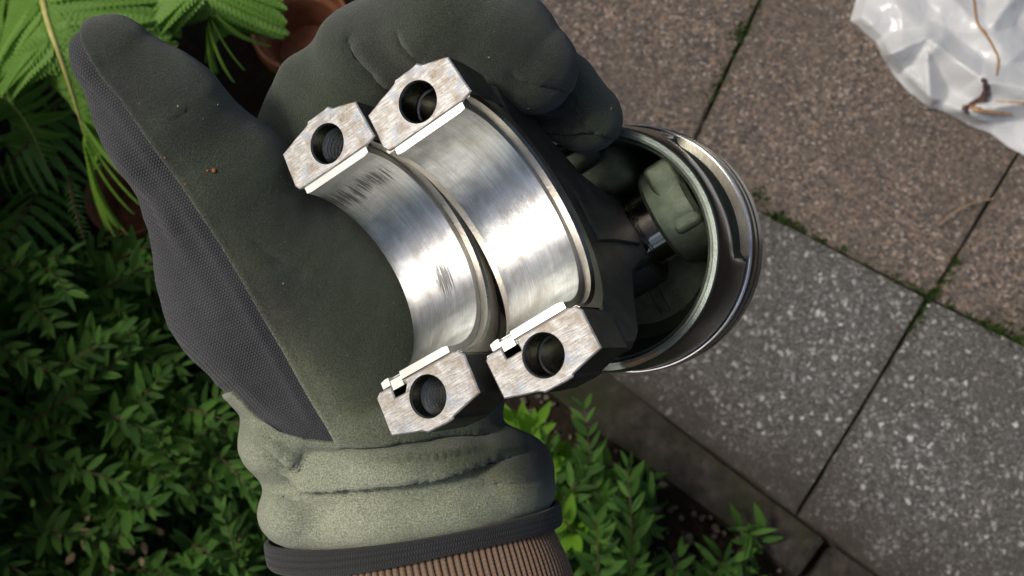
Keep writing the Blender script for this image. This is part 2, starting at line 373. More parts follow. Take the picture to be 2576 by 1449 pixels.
pav = empty('pavement', G(2340, 745, 0), 'terrace paved with square brown and grey exposed aggregate slabs'); pav['kind'] = 'structure'
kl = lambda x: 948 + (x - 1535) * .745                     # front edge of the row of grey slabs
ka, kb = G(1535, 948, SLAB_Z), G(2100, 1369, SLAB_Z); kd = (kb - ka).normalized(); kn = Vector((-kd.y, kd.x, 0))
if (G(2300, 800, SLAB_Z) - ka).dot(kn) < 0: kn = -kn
def kshade(p):  # painted shade, strongest at the kerb, fading up the grey slabs
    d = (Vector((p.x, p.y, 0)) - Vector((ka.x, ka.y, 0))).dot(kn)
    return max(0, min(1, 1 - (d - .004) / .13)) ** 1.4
quad_slab('paving_slab', [(1713, 430), (2345, 750), (3000, -338), (2070, -338)], M_['brown'], pav, 1)
quad_slab('paving_slab', [(1080, 115), (1713, 430), (2070, -338), (1440, -640)], M_['brown'], pav, 2)
quad_slab('paving_slab', [(2345, 750), (2990, 1077), (3700, 30), (3000, -338)], M_['brown'], pav, 3)
quad_slab('paving_slab', [(1440, 877), (2005, 1298), (2338, 747), (1706, 427)], M_['grey'], pav, 4, kerb_shade=kshade)
quad_slab('paving_slab', [(2005, 1298), (2640, 1771), (2990, 1077), (2338, 747)], M_['grey'], pav, 5, kerb_shade=kshade)
quad_slab('paving_slab', [(870, 452), (1440, 877), (1706, 427), (1080, 115)], M_['grey'], pav, 6, kerb_shade=kshade)
a = [G(x, y, .032) for x, y in [(860, 450), (2650, 1780), (3720, 30), (1430, -660)]]
o = obj('joint_filling', a, [(0, 1, 2, 3)], M_['sand'], pav)
kz = .038
kerb = empty('kerb', G(2016, 1450, 0), 'dark brown concrete edging along the grey slabs'); kerb['kind'] = 'structure'
quad_slab('kerb_stone', [(1028, 720), (2013, 1454), (2083, 1362), (1098, 628)], M_['kerb'], kerb, 11, z=kz, thick=.06, gap=.002)
quad_slab('kerb_stone', [(2023, 1461), (2560, 1861), (2630, 1769), (2093, 1369)], M_['kerb'], kerb, 12, z=kz, thick=.06, gap=.002)

def blade_tufts(name, spots, parent, mat, seed, hh=(.006, .014), rr=.02, cnt=70, width=.0012):
    rnd = random.Random(seed); mb = MB(); sh = []
    for (px, py, r, c) in spots:
        c0 = G(px, py, SLAB_Z - .006)
        for _ in range(c):
            a = rnd.uniform(0, 6.28); d = r * math.sqrt(rnd.random()); p = c0 + Vector((math.cos(a) * d, math.sin(a) * d, rnd.uniform(-.002, .002)))
            t = rnd.uniform(0, 6.28); L = rnd.uniform(*hh); dr = Vector((math.cos(t), math.sin(t), rnd.uniform(.5, 2))).normalized(); sd = Vector((-math.sin(t), math.cos(t), 0)) * width * rnd.uniform(.6, 1.4)
            mb.add([p - sd, p + sd, p + dr * L * .6 + sd * .8, p + dr * L * .6 - sd * .8, p + dr * L], [(0, 1, 2, 3), (3, 2, 4)]); sh += [rnd.random()] * 5
    o = mb.obj(name, mat, parent, smooth=True)
    at = o.data.attributes.new('shade', 'FLOAT', 'POINT'); at.data.foreach_set('value', sh); return o
rn = random.Random(3); sp = [(1858, 85, .009, 90), (1848, 105, .007, 60), (1895, 20, .010, 50), (1910, 500, .010, 80)]
for i in range(40):
    x = 1925 + (2560 - 1925) * rn.random(); sp.append((x, 540 + (x - 1930) * .506 + rn.uniform(-3, 3), .001 + .0015 * rn.random(), 4))
for i in range(22): t = rn.random() ** 2; sp.append((1955 + 100 * t + rn.uniform(-8, 8), 548 + 52 * t + rn.uniform(-5, 5), .005, 9))
for i in range(14): t = rn.random(); sp.append((1750 + 125 * t, 320 - 268 * t, .003, 12))
for i in range(16): t = rn.random() ** 2; sp.append((2338 - 60 * t, 750 + 100 * t, .002, 8)); sp.append((2350 + 60 * t, 742 - 100 * t, .003, 8))
for i in range(8): t = rn.random(); sp.append((2430 + 140 * t, 800 + 70 * t, .006, 16))
for i in range(10): sp.append((2490 + 90 * rn.random(), 815 + 55 * rn.random() - 25, .008, 18))
m = blade_tufts('joint_moss', sp, None, M_['moss'], 5); tag(m, 'short green moss growing in the joints between the slabs', 'moss', kind='stuff')
# dry grass blade on the slab by the bag
def tube(pts, rad, seg=8, close=True):
    pts = [Vector(p) for p in pts]; n = len(pts); v = []; f = []
    ref = Vector((.31, .57, .76))
    for i, p in enumerate(pts):
        d = (pts[min(i + 1, n - 1)] - pts[max(i - 1, 0)]).normalized(); a = d.cross(ref).normalized(); b = d.cross(a)
        r = rad[i] if isinstance(rad, (list, tuple)) else rad
        for q in range(seg): t = 2 * math.pi * q / seg; v.append(p + a * math.cos(t) * r + b * math.sin(t) * r)
    for i in range(n - 1):
        for q in range(seg): f.append((i * seg + q, i * seg + (q + 1) % seg, (i + 1) * seg + (q + 1) % seg, (i + 1) * seg + q))
    if close: f += [tuple(reversed(range(seg))), tuple(range((n - 1) * seg, n * seg))]
    return v, f
def spline(cp, n):
    cp = [Vector(c) for c in cp]; out = []
    ext = [cp[0] * 2 - cp[1]] + cp + [cp[-1] * 2 - cp[-2]]; m = len(cp) - 1
    for k in range(n):
        t = k / (n - 1) * m; i = min(int(t), m - 1); u = t - i; a, b, c, d = ext[i:i + 4]
        out.append(.5 * ((2 * b) + (c - a) * u + (2 * a - 5 * b + 4 * c - d) * u * u + (3 * b - a - 3 * c + d) * u ** 3))
    return out
v, f = tube(spline([G(2365, 565, .05), G(2400, 535, .056), G(2450, 510, .054), G(2500, 500, .05)], 14), .0009, 5)
tag(obj('dry_grass_blade', v, f, M_['litter']), 'thin dry straw coloured grass blade lying on the brown slab', 'grass blade')

# ------------------------------------------------------------------ plastic bag
def in_poly(x, y, poly):
    c = False; j = len(poly) - 1
    for i in range(len(poly)):
        if (poly[i][1] > y) != (poly[j][1] > y) and x < (poly[j][0] - poly[i][0]) * (y - poly[i][1]) / (poly[j][1] - poly[i][1]) + poly[i][0]: c = not c
        j = i
    return c
BAG = [(2138, 52), (2150, 62), (2172, 82), (2203, 108), (2216, 142), (2246, 190), (2290, 235), (2335, 272), (2370, 280), (2402, 296), (2440, 318), (2490, 335), (2540, 372), (2570, 388), (2640, 430), (2850, 560), (3050, 480), (3120, 60), (3000, -350), (2600, -420), (2250, -260), (2168, -60), (2150, 10)]
def bag_ridge(x, y):
    # crumple: folded planes meeting at sharp ridges
    pts = [((2215, 145), (2330, 95), 30, .030), ((2330, 95), (2340, 270), 26, .022), ((2330, 95), (2480, 205), 34, .028), ((2480, 205), (2700, 240), 40, .034), ((2390, 285), (2576, 258), 22, .020),
           ((2250, 0), (2330, 95), 60, .014), ((2400, 0), (2520, 120), 50, .020), ((2200, 60), (2560, 20), 60, .010), ((2500, 60), (2580, -60), 35, .025), ((2300, 190), (2372, 284), 16, .014), ((2420, 80), (2540, 150), 25, .012)]
    h = 0.0
    for (ax, ay), (bx, by), wd, hh in pts:
        dx, dy = bx - ax, by - ay; t = max(0, min(1, ((x - ax) * dx + (y - ay) * dy) / (dx * dx + dy * dy)))
        d = math.hypot(x - ax - t * dx, y - ay - t * dy); h = max(h, hh * max(0, 1 - d / (wd * 1.9))) if d < wd * 1.9 else h
    return h
bn = 190; key = {}; vs = []; fs = []
bx0, bx1, by0, by1 = 2120, 3130, -430, 580
def bag_pt(i, j): return bx0 + (bx1 - bx0) * i / bn, by0 + (by1 - by0) * j / bn
def edge_dist(x, y):
    best = 1e9
    for q in range(len(BAG)):
        ax, ay = BAG[q - 1]; bx, by = BAG[q]; dx, dy = bx - ax, by - ay; L = dx * dx + dy * dy
        t = max(0, min(1, ((x - ax) * dx + (y - ay) * dy) / L)); d = math.hypot(x - ax - t * dx, y - ay - t * dy)
        if d < best: best = d; bp = (ax + t * dx, ay + t * dy)
    return best, bp
def bagh(x, y, e):
    r = 1 - abs(fbm((x * .006, y * .006, 4.2), 2)) * 2.2
    r2 = 1 - abs(fbm((x * .035, y * .035, 9.1), 3)) * 2
    return SLAB_Z + .003 + min(1, e / 26) * (.006 + bag_ridge(x, y) * 1.0 + .0055 * r + .0005 * r2) + min(1, e / 120) * .010
def bagv(i, j):
    if (i, j) in key: return key[(i, j)]
    x, y = bag_pt(i, j); ins = in_poly(x, y, BAG); e, bp = edge_dist(x, y)
    if not ins: x, y = bp; e = 0
    p = G(x, y, bagh(x, y, e)); vs.append(p); key[(i, j)] = len(vs) - 1; return key[(i, j)]
for j in range(bn):
    for i in range(bn):
        cs = [(i, j), (i + 1, j), (i + 1, j + 1), (i, j + 1)]
        if sum(in_poly(*bag_pt(*c), BAG) for c in cs) >= 1:
            q = [bagv(*c) for c in cs]; fs.append(tuple(reversed(q)))
bag = empty('plastic_bag', G(2350, 150, SLAB_Z), 'crumpled white plastic bag streaked with brown oil on the slabs', 'plastic bag')
film = obj('bag_film', vs, fs, M_['bag'], bag, smooth=True)
sm = film.modifiers.new('thick', 'SOLIDIFY'); sm.thickness = .0003
def on_bag(x, y, up=.0): e, _ = edge_dist(x, y); return G(x, y, bagh(x, y, e) + up)
def streak(name, pxs, rad, mat, n=40, up=.0006):
    pts = spline([(x, y, 0) for x, y in pxs], n); w = [on_bag(p.x, p.y, up) for p in pts]
    rr = [rad * (.35 + .65 * math.sin(math.pi * min(1, .08 + i / (n - 1) * .9)) ** .5) * (1 + .35 * fbm((i * .45, rad * 900, 0))) for i in range(n)]
    v, f = tube(w, rr, 10); nn = len(v) // 10
    for i_ in range(nn):
        for q_ in range(10): c_ = w[i_]; d_ = v[i_ * 10 + q_] - c_; v[i_ * 10 + q_] = c_ + Vector((d_.x * 1.25, d_.y * 1.25, d_.z * .22))
    o = obj(name, v, f, mat, bag, smooth=True); return o
streak('oil_streak', [(2448, -40), (2452, 10), (2460, 60), (2480, 85), (2500, 120), (2512, 150), (2508, 190)], .0017, M_['oil'])
streak('oil_streak', [(2475, 200), (2482, 222), (2476, 245), (2452, 262), (2432, 275), (2424, 270)], .0042, M_['oild'])
streak('oil_streak', [(2424, 266), (2460, 275), (2500, 281), (2544, 286)], .0026, M_['oil'])
streak('oil_streak', [(2505, 256), (2540, 257), (2600, 259)], .0014, M_['oil'])

# ------------------------------------------------------------------ terracotta pots
def lathe(prof, seg, M4=None, c=(0, 0, 0)):
    v = []; f = []; k = len(prof)
    for i in range(seg):
        t = 2 * math.pi * i / seg
        for r, z in prof: v.append((c[0] + r * math.cos(t), c[1] + r * math.sin(t), c[2] + z))
    for i in range(seg):
        for j in range(k - 1): a = i * k + j; b = ((i + 1) % seg) * k + j; f.append((a, b, b + 1, a + 1))
    return v, f
def pot(px, py, r, h, label, soil):
    zr = h; c = G(px, py, zr); c.z = .004
    t = empty('terracotta_pot', c, label, 'flower pot', 'terracotta pots among the plants')
    s = r / .055
    prof = [(.004, .0), (.036 * s, .0), (.047 * s, h * .7), (.0535 * s, h * .72), (.055 * s, h * .74), (.0555 * s, h * .97), (.0545 * s, h), (.0515 * s, h), (.0500 * s, h * .97), (.0485 * s, h * .8), (.0430 * s, h * .76), (.0415 * s, h * .72), (.033 * s, .012), (.0, .010)]
    v, f = lathe(prof, 64, c=c); obj('pot_body', v, f, M_['terra'], t)
    v, f = lathe([(.0, h * soil), (.03 * s, h * soil + .002), (.0385 * s, h * soil)], 40, c=c); v = [(x, y, z + .002 * fbm((x * 80, y * 80, 0))) for x, y, z in v]
    obj('potting_soil', v, f, M_['sand'] if soil > .5 else M_['terra'], t)
    return t
pot(756, 66, .060, .10, 'terracotta pot behind the fingers, its brown inside showing', .25)
pot(322, 492, .050, .09, 'dark terracotta pot half hidden between fern and glove thumb', .3)

# ------------------------------------------------------------------ ferns
def pinna_mesh(name, lobes, w, mat, seed=0, droop=.18):
    """leaflet of unit length along +x with toothed lobes; every lobe stands off the midrib"""
    rnd = random.Random(seed); v = []; f = []; sh = []
    n = lobes * 4
    def wid(t): return w * (min(1, t / .05) ** .5) * (1 - t) ** .5 * 1.05
    for i in range(n + 1):
        t = i / n; ph = (i % 4) / 4.0
        tooth = [0.72, 0.95, 1.0, 0.9][i % 4] if i < n else 0
        z = -droop * t * t; ww = wid(t) * tooth
        v += [(t, 0, z), (t + ww * .35, ww * .55, z + .35 * w * (ww / w) * .5 - .02 * ph), (t + ww * .5, ww, z + .01), (t + ww * .35, -ww * .55, z + .35 * w * (ww / w) * .5 - .02 * ph), (t + ww * .5, -ww, z + .01)]
        sh += [.1, .25, .35, .25, .35]
    for i in range(n):
        a = i * 5; b = a + 5
        f += [(a, b, b + 1, a + 1), (a + 1, b + 1, b + 2, a + 2), (b, a, a + 3, b + 3), (b + 3, a + 3, a + 4, b + 4)]
    return mesh(name, v, f, True, mats=[mat], attrs={'shade': np.array(sh) * .4})
PIN = [pinna_mesh('leaflet', 18, .15, M_['fern'], 1), pinna_mesh('leaflet', 16, .165, M_['fern'], 2, .3)]
PIND = [pinna_mesh('leaflet', 14, .10, M_['fernd'], 3, .25)]
def frond(plant, cps, plen, npair, seed, pins, fold=0.25, rad=.0022, ang=72, start=.0, lean=0.0, tap=.45):
    """cps: (px, py, height) control points of the rachis, base first"""
    rnd = random.Random(seed); pts = spline([G(x, y, z) for x, y, z in cps], 60)
    r = [rad * (1 - .75 * i / 59) for i in range(60)]
    v, f = tube(pts, r, 7); fr = obj('frond', v, f, M_['rachis'] if pins is PIN else M_['stem'], plant, smooth=True)
    for k in range(npair):
        t = start + (1 - start) * (k + .5) / npair; x = t * 58; i = int(x); p = pts[i].lerp(pts[i + 1], x - i)
        d = (pts[min(i + 2, 59)] - pts[max(i - 1, 0)]).normalized()
        up = Vector((lean, 0, 1)); up = (up - d * up.dot(d)).normalized(); side = d.cross(up)
        L = plen * min(1, .35 + t * 3) * (1 - max(0, (t - tap) / (1 - tap))) ** .75 + plen * .06
        for s in (1, -1):
            a = R(ang + rnd.uniform(-5, 5) - 22 * max(0, t - .5)); dr = (d * math.cos(a) + side * s * math.sin(a) - up * (fold + rnd.uniform(-.08, .08))).normalized()
            nz = (up + side * s * fold * .5 + Vector((rnd.uniform(-.1, .1), rnd.uniform(-.1, .1), 0))); nz = (nz - dr * nz.dot(dr)).normalized(); yy = nz.cross(dr)
            Lk = L * rnd.uniform(.9, 1.08); m = Matrix((dr, yy, nz)).transposed().to_4x4(); m.translation = p
            inst('leaflet', pins[k % len(pins)], m @ Matrix.Diagonal((Lk, Lk * 1.0, Lk, 1)), fr)
    return fr
f1 = empty('fern', G(60, -330, 0), 'bright green fern with a pale yellow midrib behind the glove thumb', 'fern', 'ferns')
frond(f1, [(40, -330, .02), (60, -230, .35), (95, -60, .53), (122, 60, .56), (158, 160, .55), (203, 300, .50), (222, 370, .44), (236, 440, .36)], .078, 56, 11, PIN, .24, .0036, 80, .12, -.25, .85)
frond(f1, [(10, -330, .02), (-60, -200, .3), (-70, -40, .42), (-30, 60, .40), (25, 150, .34)], .06, 30, 12, PIN, .3, .002, 70, .2)
frond(f1, [(60, -330, .02), (180, -300, .35), (330, -190, .46), (420, -110, .43), (470, -60, .38)], .055, 26, 13, PIN, .3, .002, 70, .2)
frond(f1, [(80, -330, .02), (230, -250, .3), (270, -120, .42), (268, 0, .45), (300, 80, .42), (330, 190, .36), (340, 320, .3)], .06, 30, 20, PIN, .3, .002, 66, .2, 0, .6)
frond(f1, [(-40, -330, .02), (-130, -100, .35), (-90, 100, .42), (-20, 210, .40), (60, 300, .34), (120, 420, .26)], .075, 30, 22, PIN, .25, .0025, 70, .2, 0, .6)
f2 = empty('fern', G(500, -420, 0), 'green fern frond tip over the terracotta pot at the top edge', 'fern', 'ferns')
frond(f2, [(500, -420, .02), (505, -330, .35), (505, -190, .50), (512, -70, .55), (522, 10, .54), (534, 60, .51), (545, 105, .47)], .064, 52, 14, PIN, .12, .0032, 58, .15, 0, .66)
f3 = empty('fern', G(215, 210, 0), 'dark shaded fern fronds at the left edge below the bright fern', 'fern', 'ferns')
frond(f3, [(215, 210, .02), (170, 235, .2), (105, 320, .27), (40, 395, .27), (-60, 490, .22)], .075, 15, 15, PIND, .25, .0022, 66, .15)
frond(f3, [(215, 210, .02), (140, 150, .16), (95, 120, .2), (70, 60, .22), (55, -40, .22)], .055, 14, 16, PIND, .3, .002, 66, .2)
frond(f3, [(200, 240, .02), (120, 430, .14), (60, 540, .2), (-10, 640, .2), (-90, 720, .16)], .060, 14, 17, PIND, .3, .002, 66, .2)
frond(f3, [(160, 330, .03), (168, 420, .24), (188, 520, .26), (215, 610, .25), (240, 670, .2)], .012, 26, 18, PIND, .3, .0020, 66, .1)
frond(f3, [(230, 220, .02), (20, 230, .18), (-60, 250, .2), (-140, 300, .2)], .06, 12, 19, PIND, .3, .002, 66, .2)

# ------------------------------------------------------------------ shrubs with narrow leaves
def leaf_mesh(name, w, mat, fold=.22, curl=.12, n=7):
    v = []; f = []; sh = []
    for i in range(n + 1):
        t = i / n; ww = w * math.sin(math.pi * min(1, t ** .82)) ** .8 + (.006 if i == 0 else 0)
        if i == n: ww = .002
        z = -curl * t * t; v += [(t, 0, z), (t, ww, z + fold * ww), (t, -ww, z + fold * ww)]; sh += [.12, 0, 0]
    for i in range(n): a = i * 3; b = a + 3; f += [(a, b, b + 1, a + 1), (b, a, a + 2, b + 2)]
    return mesh(name, v, f, True, mats=[mat], attrs={'shade': sh})
LEAF = [leaf_mesh('leaf', .135, M_['leaf']), leaf_mesh('leaf', .115, M_['leaf'], .3, .2), leaf_mesh('leaf', .155, M_['leaf'], .12, .05)]
LIME = [leaf_mesh('leaf', .17, M_['lime'], .2, .1)]
def shrub(base, label, stems, seed, leafL=.0315, meshes=LEAF, limit=290):
    """stems: list of (px, py, z) tip, spread; each one arches from the base to its tip"""
    rnd = random.Random(seed); t = empty('shrub', base, label, 'shrub', 'narrow leaved shrubs in the bed'); L = []
    for (bx, by, tx, ty, tz) in stems:
        a = G(bx, by, .0); b = G(tx, ty, tz)
        mid = a.lerp(b, .5) + Vector((rnd.uniform(-.03, .03), rnd.uniform(-.03, .03), tz * .35)); q = a.lerp(b, .22) + Vector((0, 0, tz * .30))
        pts = spline([a, q, mid, b], 24); rr = [.0017 * (1 - .7 * i / 23) for i in range(24)]
        v, f = tube(pts, rr, 6); obj('stem', v, f, M_['stem'], t, smooth=True)
        ln = sum((pts[i + 1] - pts[i]).length for i in range(23)); npair = max(5, int(ln * .8 / .0125)); ph = rnd.uniform(0, 3)
        for k in range(npair):
            x = 23 * (.22 + .78 * k / (npair - 1)); i = min(int(x), 22); p = pts[i].lerp(pts[i + 1], x - i); d = (pts[i + 1] - pts[i]).normalized()
            ref = Vector((0, 0, 1)); s0 = d.cross(ref); s0 = s0.normalized() if s0.length > .05 else Vector((1, 0, 0)); s1 = s0.cross(d)
            an = ph + (k % 2) * 1.35 + rnd.uniform(-.3, .3)
            for s in (0, math.pi):
                if rnd.random() < .06: continue
                side = s0 * math.cos(an + s) + s1 * math.sin(an + s); op = R(rnd.uniform(42, 72)) * (1 - .35 * (k / npair))
                dr = (d * math.cos(op) + side * math.sin(op) + Vector((0, 0, .12))).normalized()
                nz = Vector((rnd.uniform(-.35, .35), rnd.uniform(-.35, .35), 1)); nz = (nz - dr * nz.dot(dr)).normalized(); yy = nz.cross(dr)
                m = Matrix((dr, yy, nz)).transposed().to_4x4(); m.translation = p + dr * .001
                sz = leafL * rnd.uniform(.7, 1.15) * (1.0 - .35 * max(0, (k / npair - .7) / .3))
                L.append((m @ Matrix.Diagonal((sz, sz, sz, 1)), rnd.choice(meshes), p.z))
    L.sort(key=lambda q: -q[2])
    for m, me, _ in L[:limit]: inst('leaf', me, m, t)
    rest = L[limit:]
    if rest:
        mb = MB(); sh = []
        for m, me, _ in rest:
            vv = xf(m, [vx.co for vx in me.vertices]); mb.add(vv, [tuple(p.vertices) for p in me.polygons]); s_ = rnd.random(); sh += [s_] * len(vv)
        o = mb.obj('lower_leaves', rest[0][1].materials[0], t, smooth=True); o['kind'] = 'stuff'
        at = o.data.attributes.new('shade', 'FLOAT', 'POINT'); at.data.foreach_set('value', sh)
    return t
rs = random.Random(21)
def rstems(n, x0, x1, y0, y1, z0, z1, bx, by, spread=.6):
    out = []
    for i in range(n):
        x, y = rs.uniform(x0, x1), rs.uniform(y0, y1); z = rs.uniform(z0, z1)
        out.append((x + (bx - x) * spread * rs.uniform(.5, 1) + rs.uniform(-60, 60), y + (by - y) * spread * rs.uniform(.5, 1) + rs.uniform(-60, 60), x, y, z))
    return out
shrub(G(200, 900, 0), 'leafy shrub at the left edge beside the knitted glove back', rstems(36, -80, 470, 590, 960, .10, .34, 200, 950), 31)
shrub(G(400, 1150, 0), 'dense green shrub left of the glove cuff', [(760, 1200, 395, 1112, .33), (90, 1160, 330, 880, .30), (700, 1420, 560, 1290, .30)] + rstems(36, 150, 760, 900, 1300, .10, .34, 420, 1200), 32)
shrub(G(120, 1350, 0), 'dark shrub filling the bottom left corner', rstems(40, -80, 500, 1100, 1560, .08, .30, 150, 1400), 33)
shrub(G(620, 1480, 0), 'shrub at the bottom edge just left of the brown sleeve', rstems(22, 430, 800, 1280, 1560, .08, .28, 620, 1500), 36)
st = [(1500, 1560, 1470, 1030, .20), (1480, 1600, 1580, 1180, .22), (1420, 1500, 1370, 1110, .18), (1490, 1650, 1500, 1300, .26)] + rstems(20, 1290, 1560, 1130, 1560, .06, .22, 1440, 1500)
shrub(G(1470, 1500, 0), 'green shrub with opposite leaves right of the cuff before the kerb', st, 34)
shrub(G(1800, 1480, 0), 'small low plant at the bottom edge beside the kerb', rstems(11, 1690, 1900, 1330, 1520, .03, .09, 1800, 1470), 35, .034)
shrub(G(1330, 1160, 0), 'bright lime sprig peeping out between cuff and palm on the right', [(1400, 1200, 1290, 1060, .16), (1420, 1230, 1345, 1075, .18), (1480, 1330, 1385, 1235, .2)], 37, .04, LIME)
# ground cover deep in the bed: nobody could count these
mb = MB(); sh = []; rg = random.Random(44)
for i in range(3600):
    if i < 3000: x, y = rg.uniform(-150, 860), rg.uniform(430, 1600)
    else: x, y = rg.uniform(1280, 1640) - 0, rg.uniform(1200, 1650)
    if y < 640 and 150 < x < 420: continue
    p = G(x, y, rg.uniform(.005, .12)); a = rg.uniform(0, 6.28); dr = Vector((math.cos(a), math.sin(a), rg.uniform(-.4, .6))).normalized(); nz = Vector((rg.uniform(-.5, .5), rg.uniform(-.5, .5), 1)); nz = (nz - dr * nz.dot(dr)).normalized()
    m = Matrix((dr, nz.cross(dr), nz)).transposed().to_4x4(); m.translation = p; s = .029 * rg.uniform(.6, 1.2); me = LEAF[i % 3]
    vv = xf(m @ Matrix.Diagonal((s, s, s, 1)), [vx.co for vx in me.vertices]); mb.add(vv, [tuple(q.vertices) for q in me.polygons]); sh += [rg.random()] * len(vv)
o = mb.obj('ground_cover', M_['leaf'], None, smooth=True); tag(o, 'dark mass of small leaves covering the shaded bed', 'ground cover', kind='stuff')
at = o.data.attributes.new('shade', 'FLOAT', 'POINT'); at.data.foreach_set('value', sh)
# pebbles, crumbs and dry stalks on the soil
mb = MB(); rp = random.Random(8)
ICO = [(math.cos(a) * math.cos(b), math.sin(a) * math.cos(b), math.sin(b)) for b in (-.9, 0, .9) for a in [k * 2 * math.pi / 7 + b for k in range(7)]] + [(0, 0, 1), (0, 0, -1)]
ICF = [(r * 7 + k, r * 7 + (k + 1) % 7, r * 7 + 7 + (k + 1) % 7, r * 7 + 7 + k) for r in (0, 1) for k in range(7)] + [(14 + k, 14 + (k + 1) % 7, 21) for k in range(7)] + [((k + 1) % 7, k, 22) for k in range(7)]
for i in range(420):
    if i < 230: x, y = rp.uniform(1250, 2000), 0; y = 948 + (x - 1535) * .745 + rp.uniform(110, 420)
    else: x, y = rp.uniform(-50, 700), rp.uniform(450, 1500)
    c = G(x, y, .008); s = rp.uniform(.0015, .006) * (1 if rp.random() < .93 else 2); sc = [rp.uniform(.6, 1.2) for _ in range(3)]
    mb.add([(c.x + p[0] * s * sc[0] * rp.uniform(.85, 1.1), c.y + p[1] * s * sc[1] * rp.uniform(.85, 1.1), c.z + p[2] * s * sc[2]) for p in ICO], ICF)
o = mb.obj('gravel_crumbs', M_['stone'], None, smooth=True); tag(o, 'small pebbles and crumbs scattered over the dark soil', 'gravel', kind='stuff')
mb = MB(); rl = random.Random(91)
for i in range(90):
    x, y = (rl.gauss(230, 130), rl.gauss(1370, 60)) if i < 60 else (rl.gauss(560, 90), rl.gauss(1400, 40))
    p = G(x, y, rl.uniform(.06, .24)); a = rl.uniform(0, 6.28); dr = Vector((math.cos(a), math.sin(a), rl.uniform(-.4, .4))).normalized(); nz = Vector((rl.uniform(-.6, .6), rl.uniform(-.6, .6), 1)); nz = (nz - dr * nz.dot(dr)).normalized()
    m = Matrix((dr, nz.cross(dr), nz)).transposed().to_4x4(); m.translation = p; s = .010 * rl.uniform(.5, 1.5); me = LEAF[2]
    mb.add(xf(m @ Matrix.Diagonal((s, s * 1.6, s, 1)), [vx.co for vx in me.vertices]), [tuple(q.vertices) for q in me.polygons], None, 0 if i % 3 else 1)
o = mb.obj('leaf_litter', [M_['litter'], M_['lime']], None, smooth=True); tag(o, 'pale dry bits caught among the dark leaves at bottom left', 'leaf litter', kind='stuff')
def stalk(px, label):
    pts = spline([G(x, y, z) for x, y, z in px], 26)
    rr = [.0042 * (1 - .5 * i / 25) * (1 + .25 * math.sin(i * 1.9)) for i in range(26)]; v, f = tube(pts, rr, 8)
    tag(obj('dry_stalk', v, f, M_['litter'], smooth=True), label, 'dry stalk', 'dry stalks in the bed')
stalk([(1555, 1470, .02), (1562, 1420, .05), (1568, 1380, .07)], 'short beige dry stalk at the bottom edge, left one of two')
stalk([(1588, 1480, .02), (1592, 1400, .06), (1598, 1340, .08), (1590, 1320, .085)], 'longer beige dry stalk at the bottom edge right of its twin')
stalk([(330, 1360, .03), (275, 1290, .10), (228, 1190, .2)], 'brown broken twig with pale tip among the dark leaves')

# unseen foliage added to shade the bed and reflect green in the metal
mb = MB(); sh = []; rh = random.Random(77); me = LEAF[0]; vc = [vx.co for vx in me.vertices]; pf = [tuple(q.vertices) for q in me.polygons]
for i in range(9000):
    x = -.72 - abs(rh.gauss(0, .22)); y = rh.uniform(-.9, 1.5); z = .72 * rh.random() ** .7 + rh.uniform(-.04, .05)
    dr = Vector((rh.gauss(0, 1), rh.gauss(0, 1), rh.gauss(0, .7))).normalized(); nz = Vector((rh.gauss(0, 1), rh.gauss(0, 1), rh.gauss(0, 1) + .6)); nz = (nz - dr * nz.dot(dr)).normalized()
    m = Matrix((dr, nz.cross(dr), nz)).transposed().to_4x4(); m.translation = (x, y, z); s = .07 * rh.uniform(.6, 1.3)
    mb.add(xf(m @ Matrix.Diagonal((s, s * 1.6, s, 1)), vc), pf); sh += [rh.random()] * len(vc)
for i in range(6500):
    a = rh.uniform(R(20), R(330)); r = 2.7 + abs(rh.gauss(0, .35)) + .25 * math.sin(a * 7); hmax = 2.3 + .5 * math.sin(a * 3 + 1) + .35 * math.sin(a * 11); z = hmax * rh.random() ** .8
    dr = Vector((rh.gauss(0, 1), rh.gauss(0, 1), rh.gauss(0, .7))).normalized(); nz = Vector((rh.gauss(0, 1), rh.gauss(0, 1), rh.gauss(0, 1) + .6)); nz = (nz - dr * nz.dot(dr)).normalized()
    m = Matrix((dr, nz.cross(dr), nz)).transposed().to_4x4(); m.translation = (r * math.cos(a), r * math.sin(a) + .3, z); s = .17 * rh.uniform(.6, 1.3)
    mb.add(xf(m @ Matrix.Diagonal((s, s * 1.8, s, 1)), vc), pf); sh += [rh.random()] * len(vc)
o = mb.obj('added_foliage', M_['leaf'], None, smooth=True); tag(o, 'added foliage out of view that shades the bed and greens the reflections', 'added_foliage', kind='stuff')
at = o.data.attributes.new('shade', 'FLOAT', 'POINT'); at.data.foreach_set('value', sh)
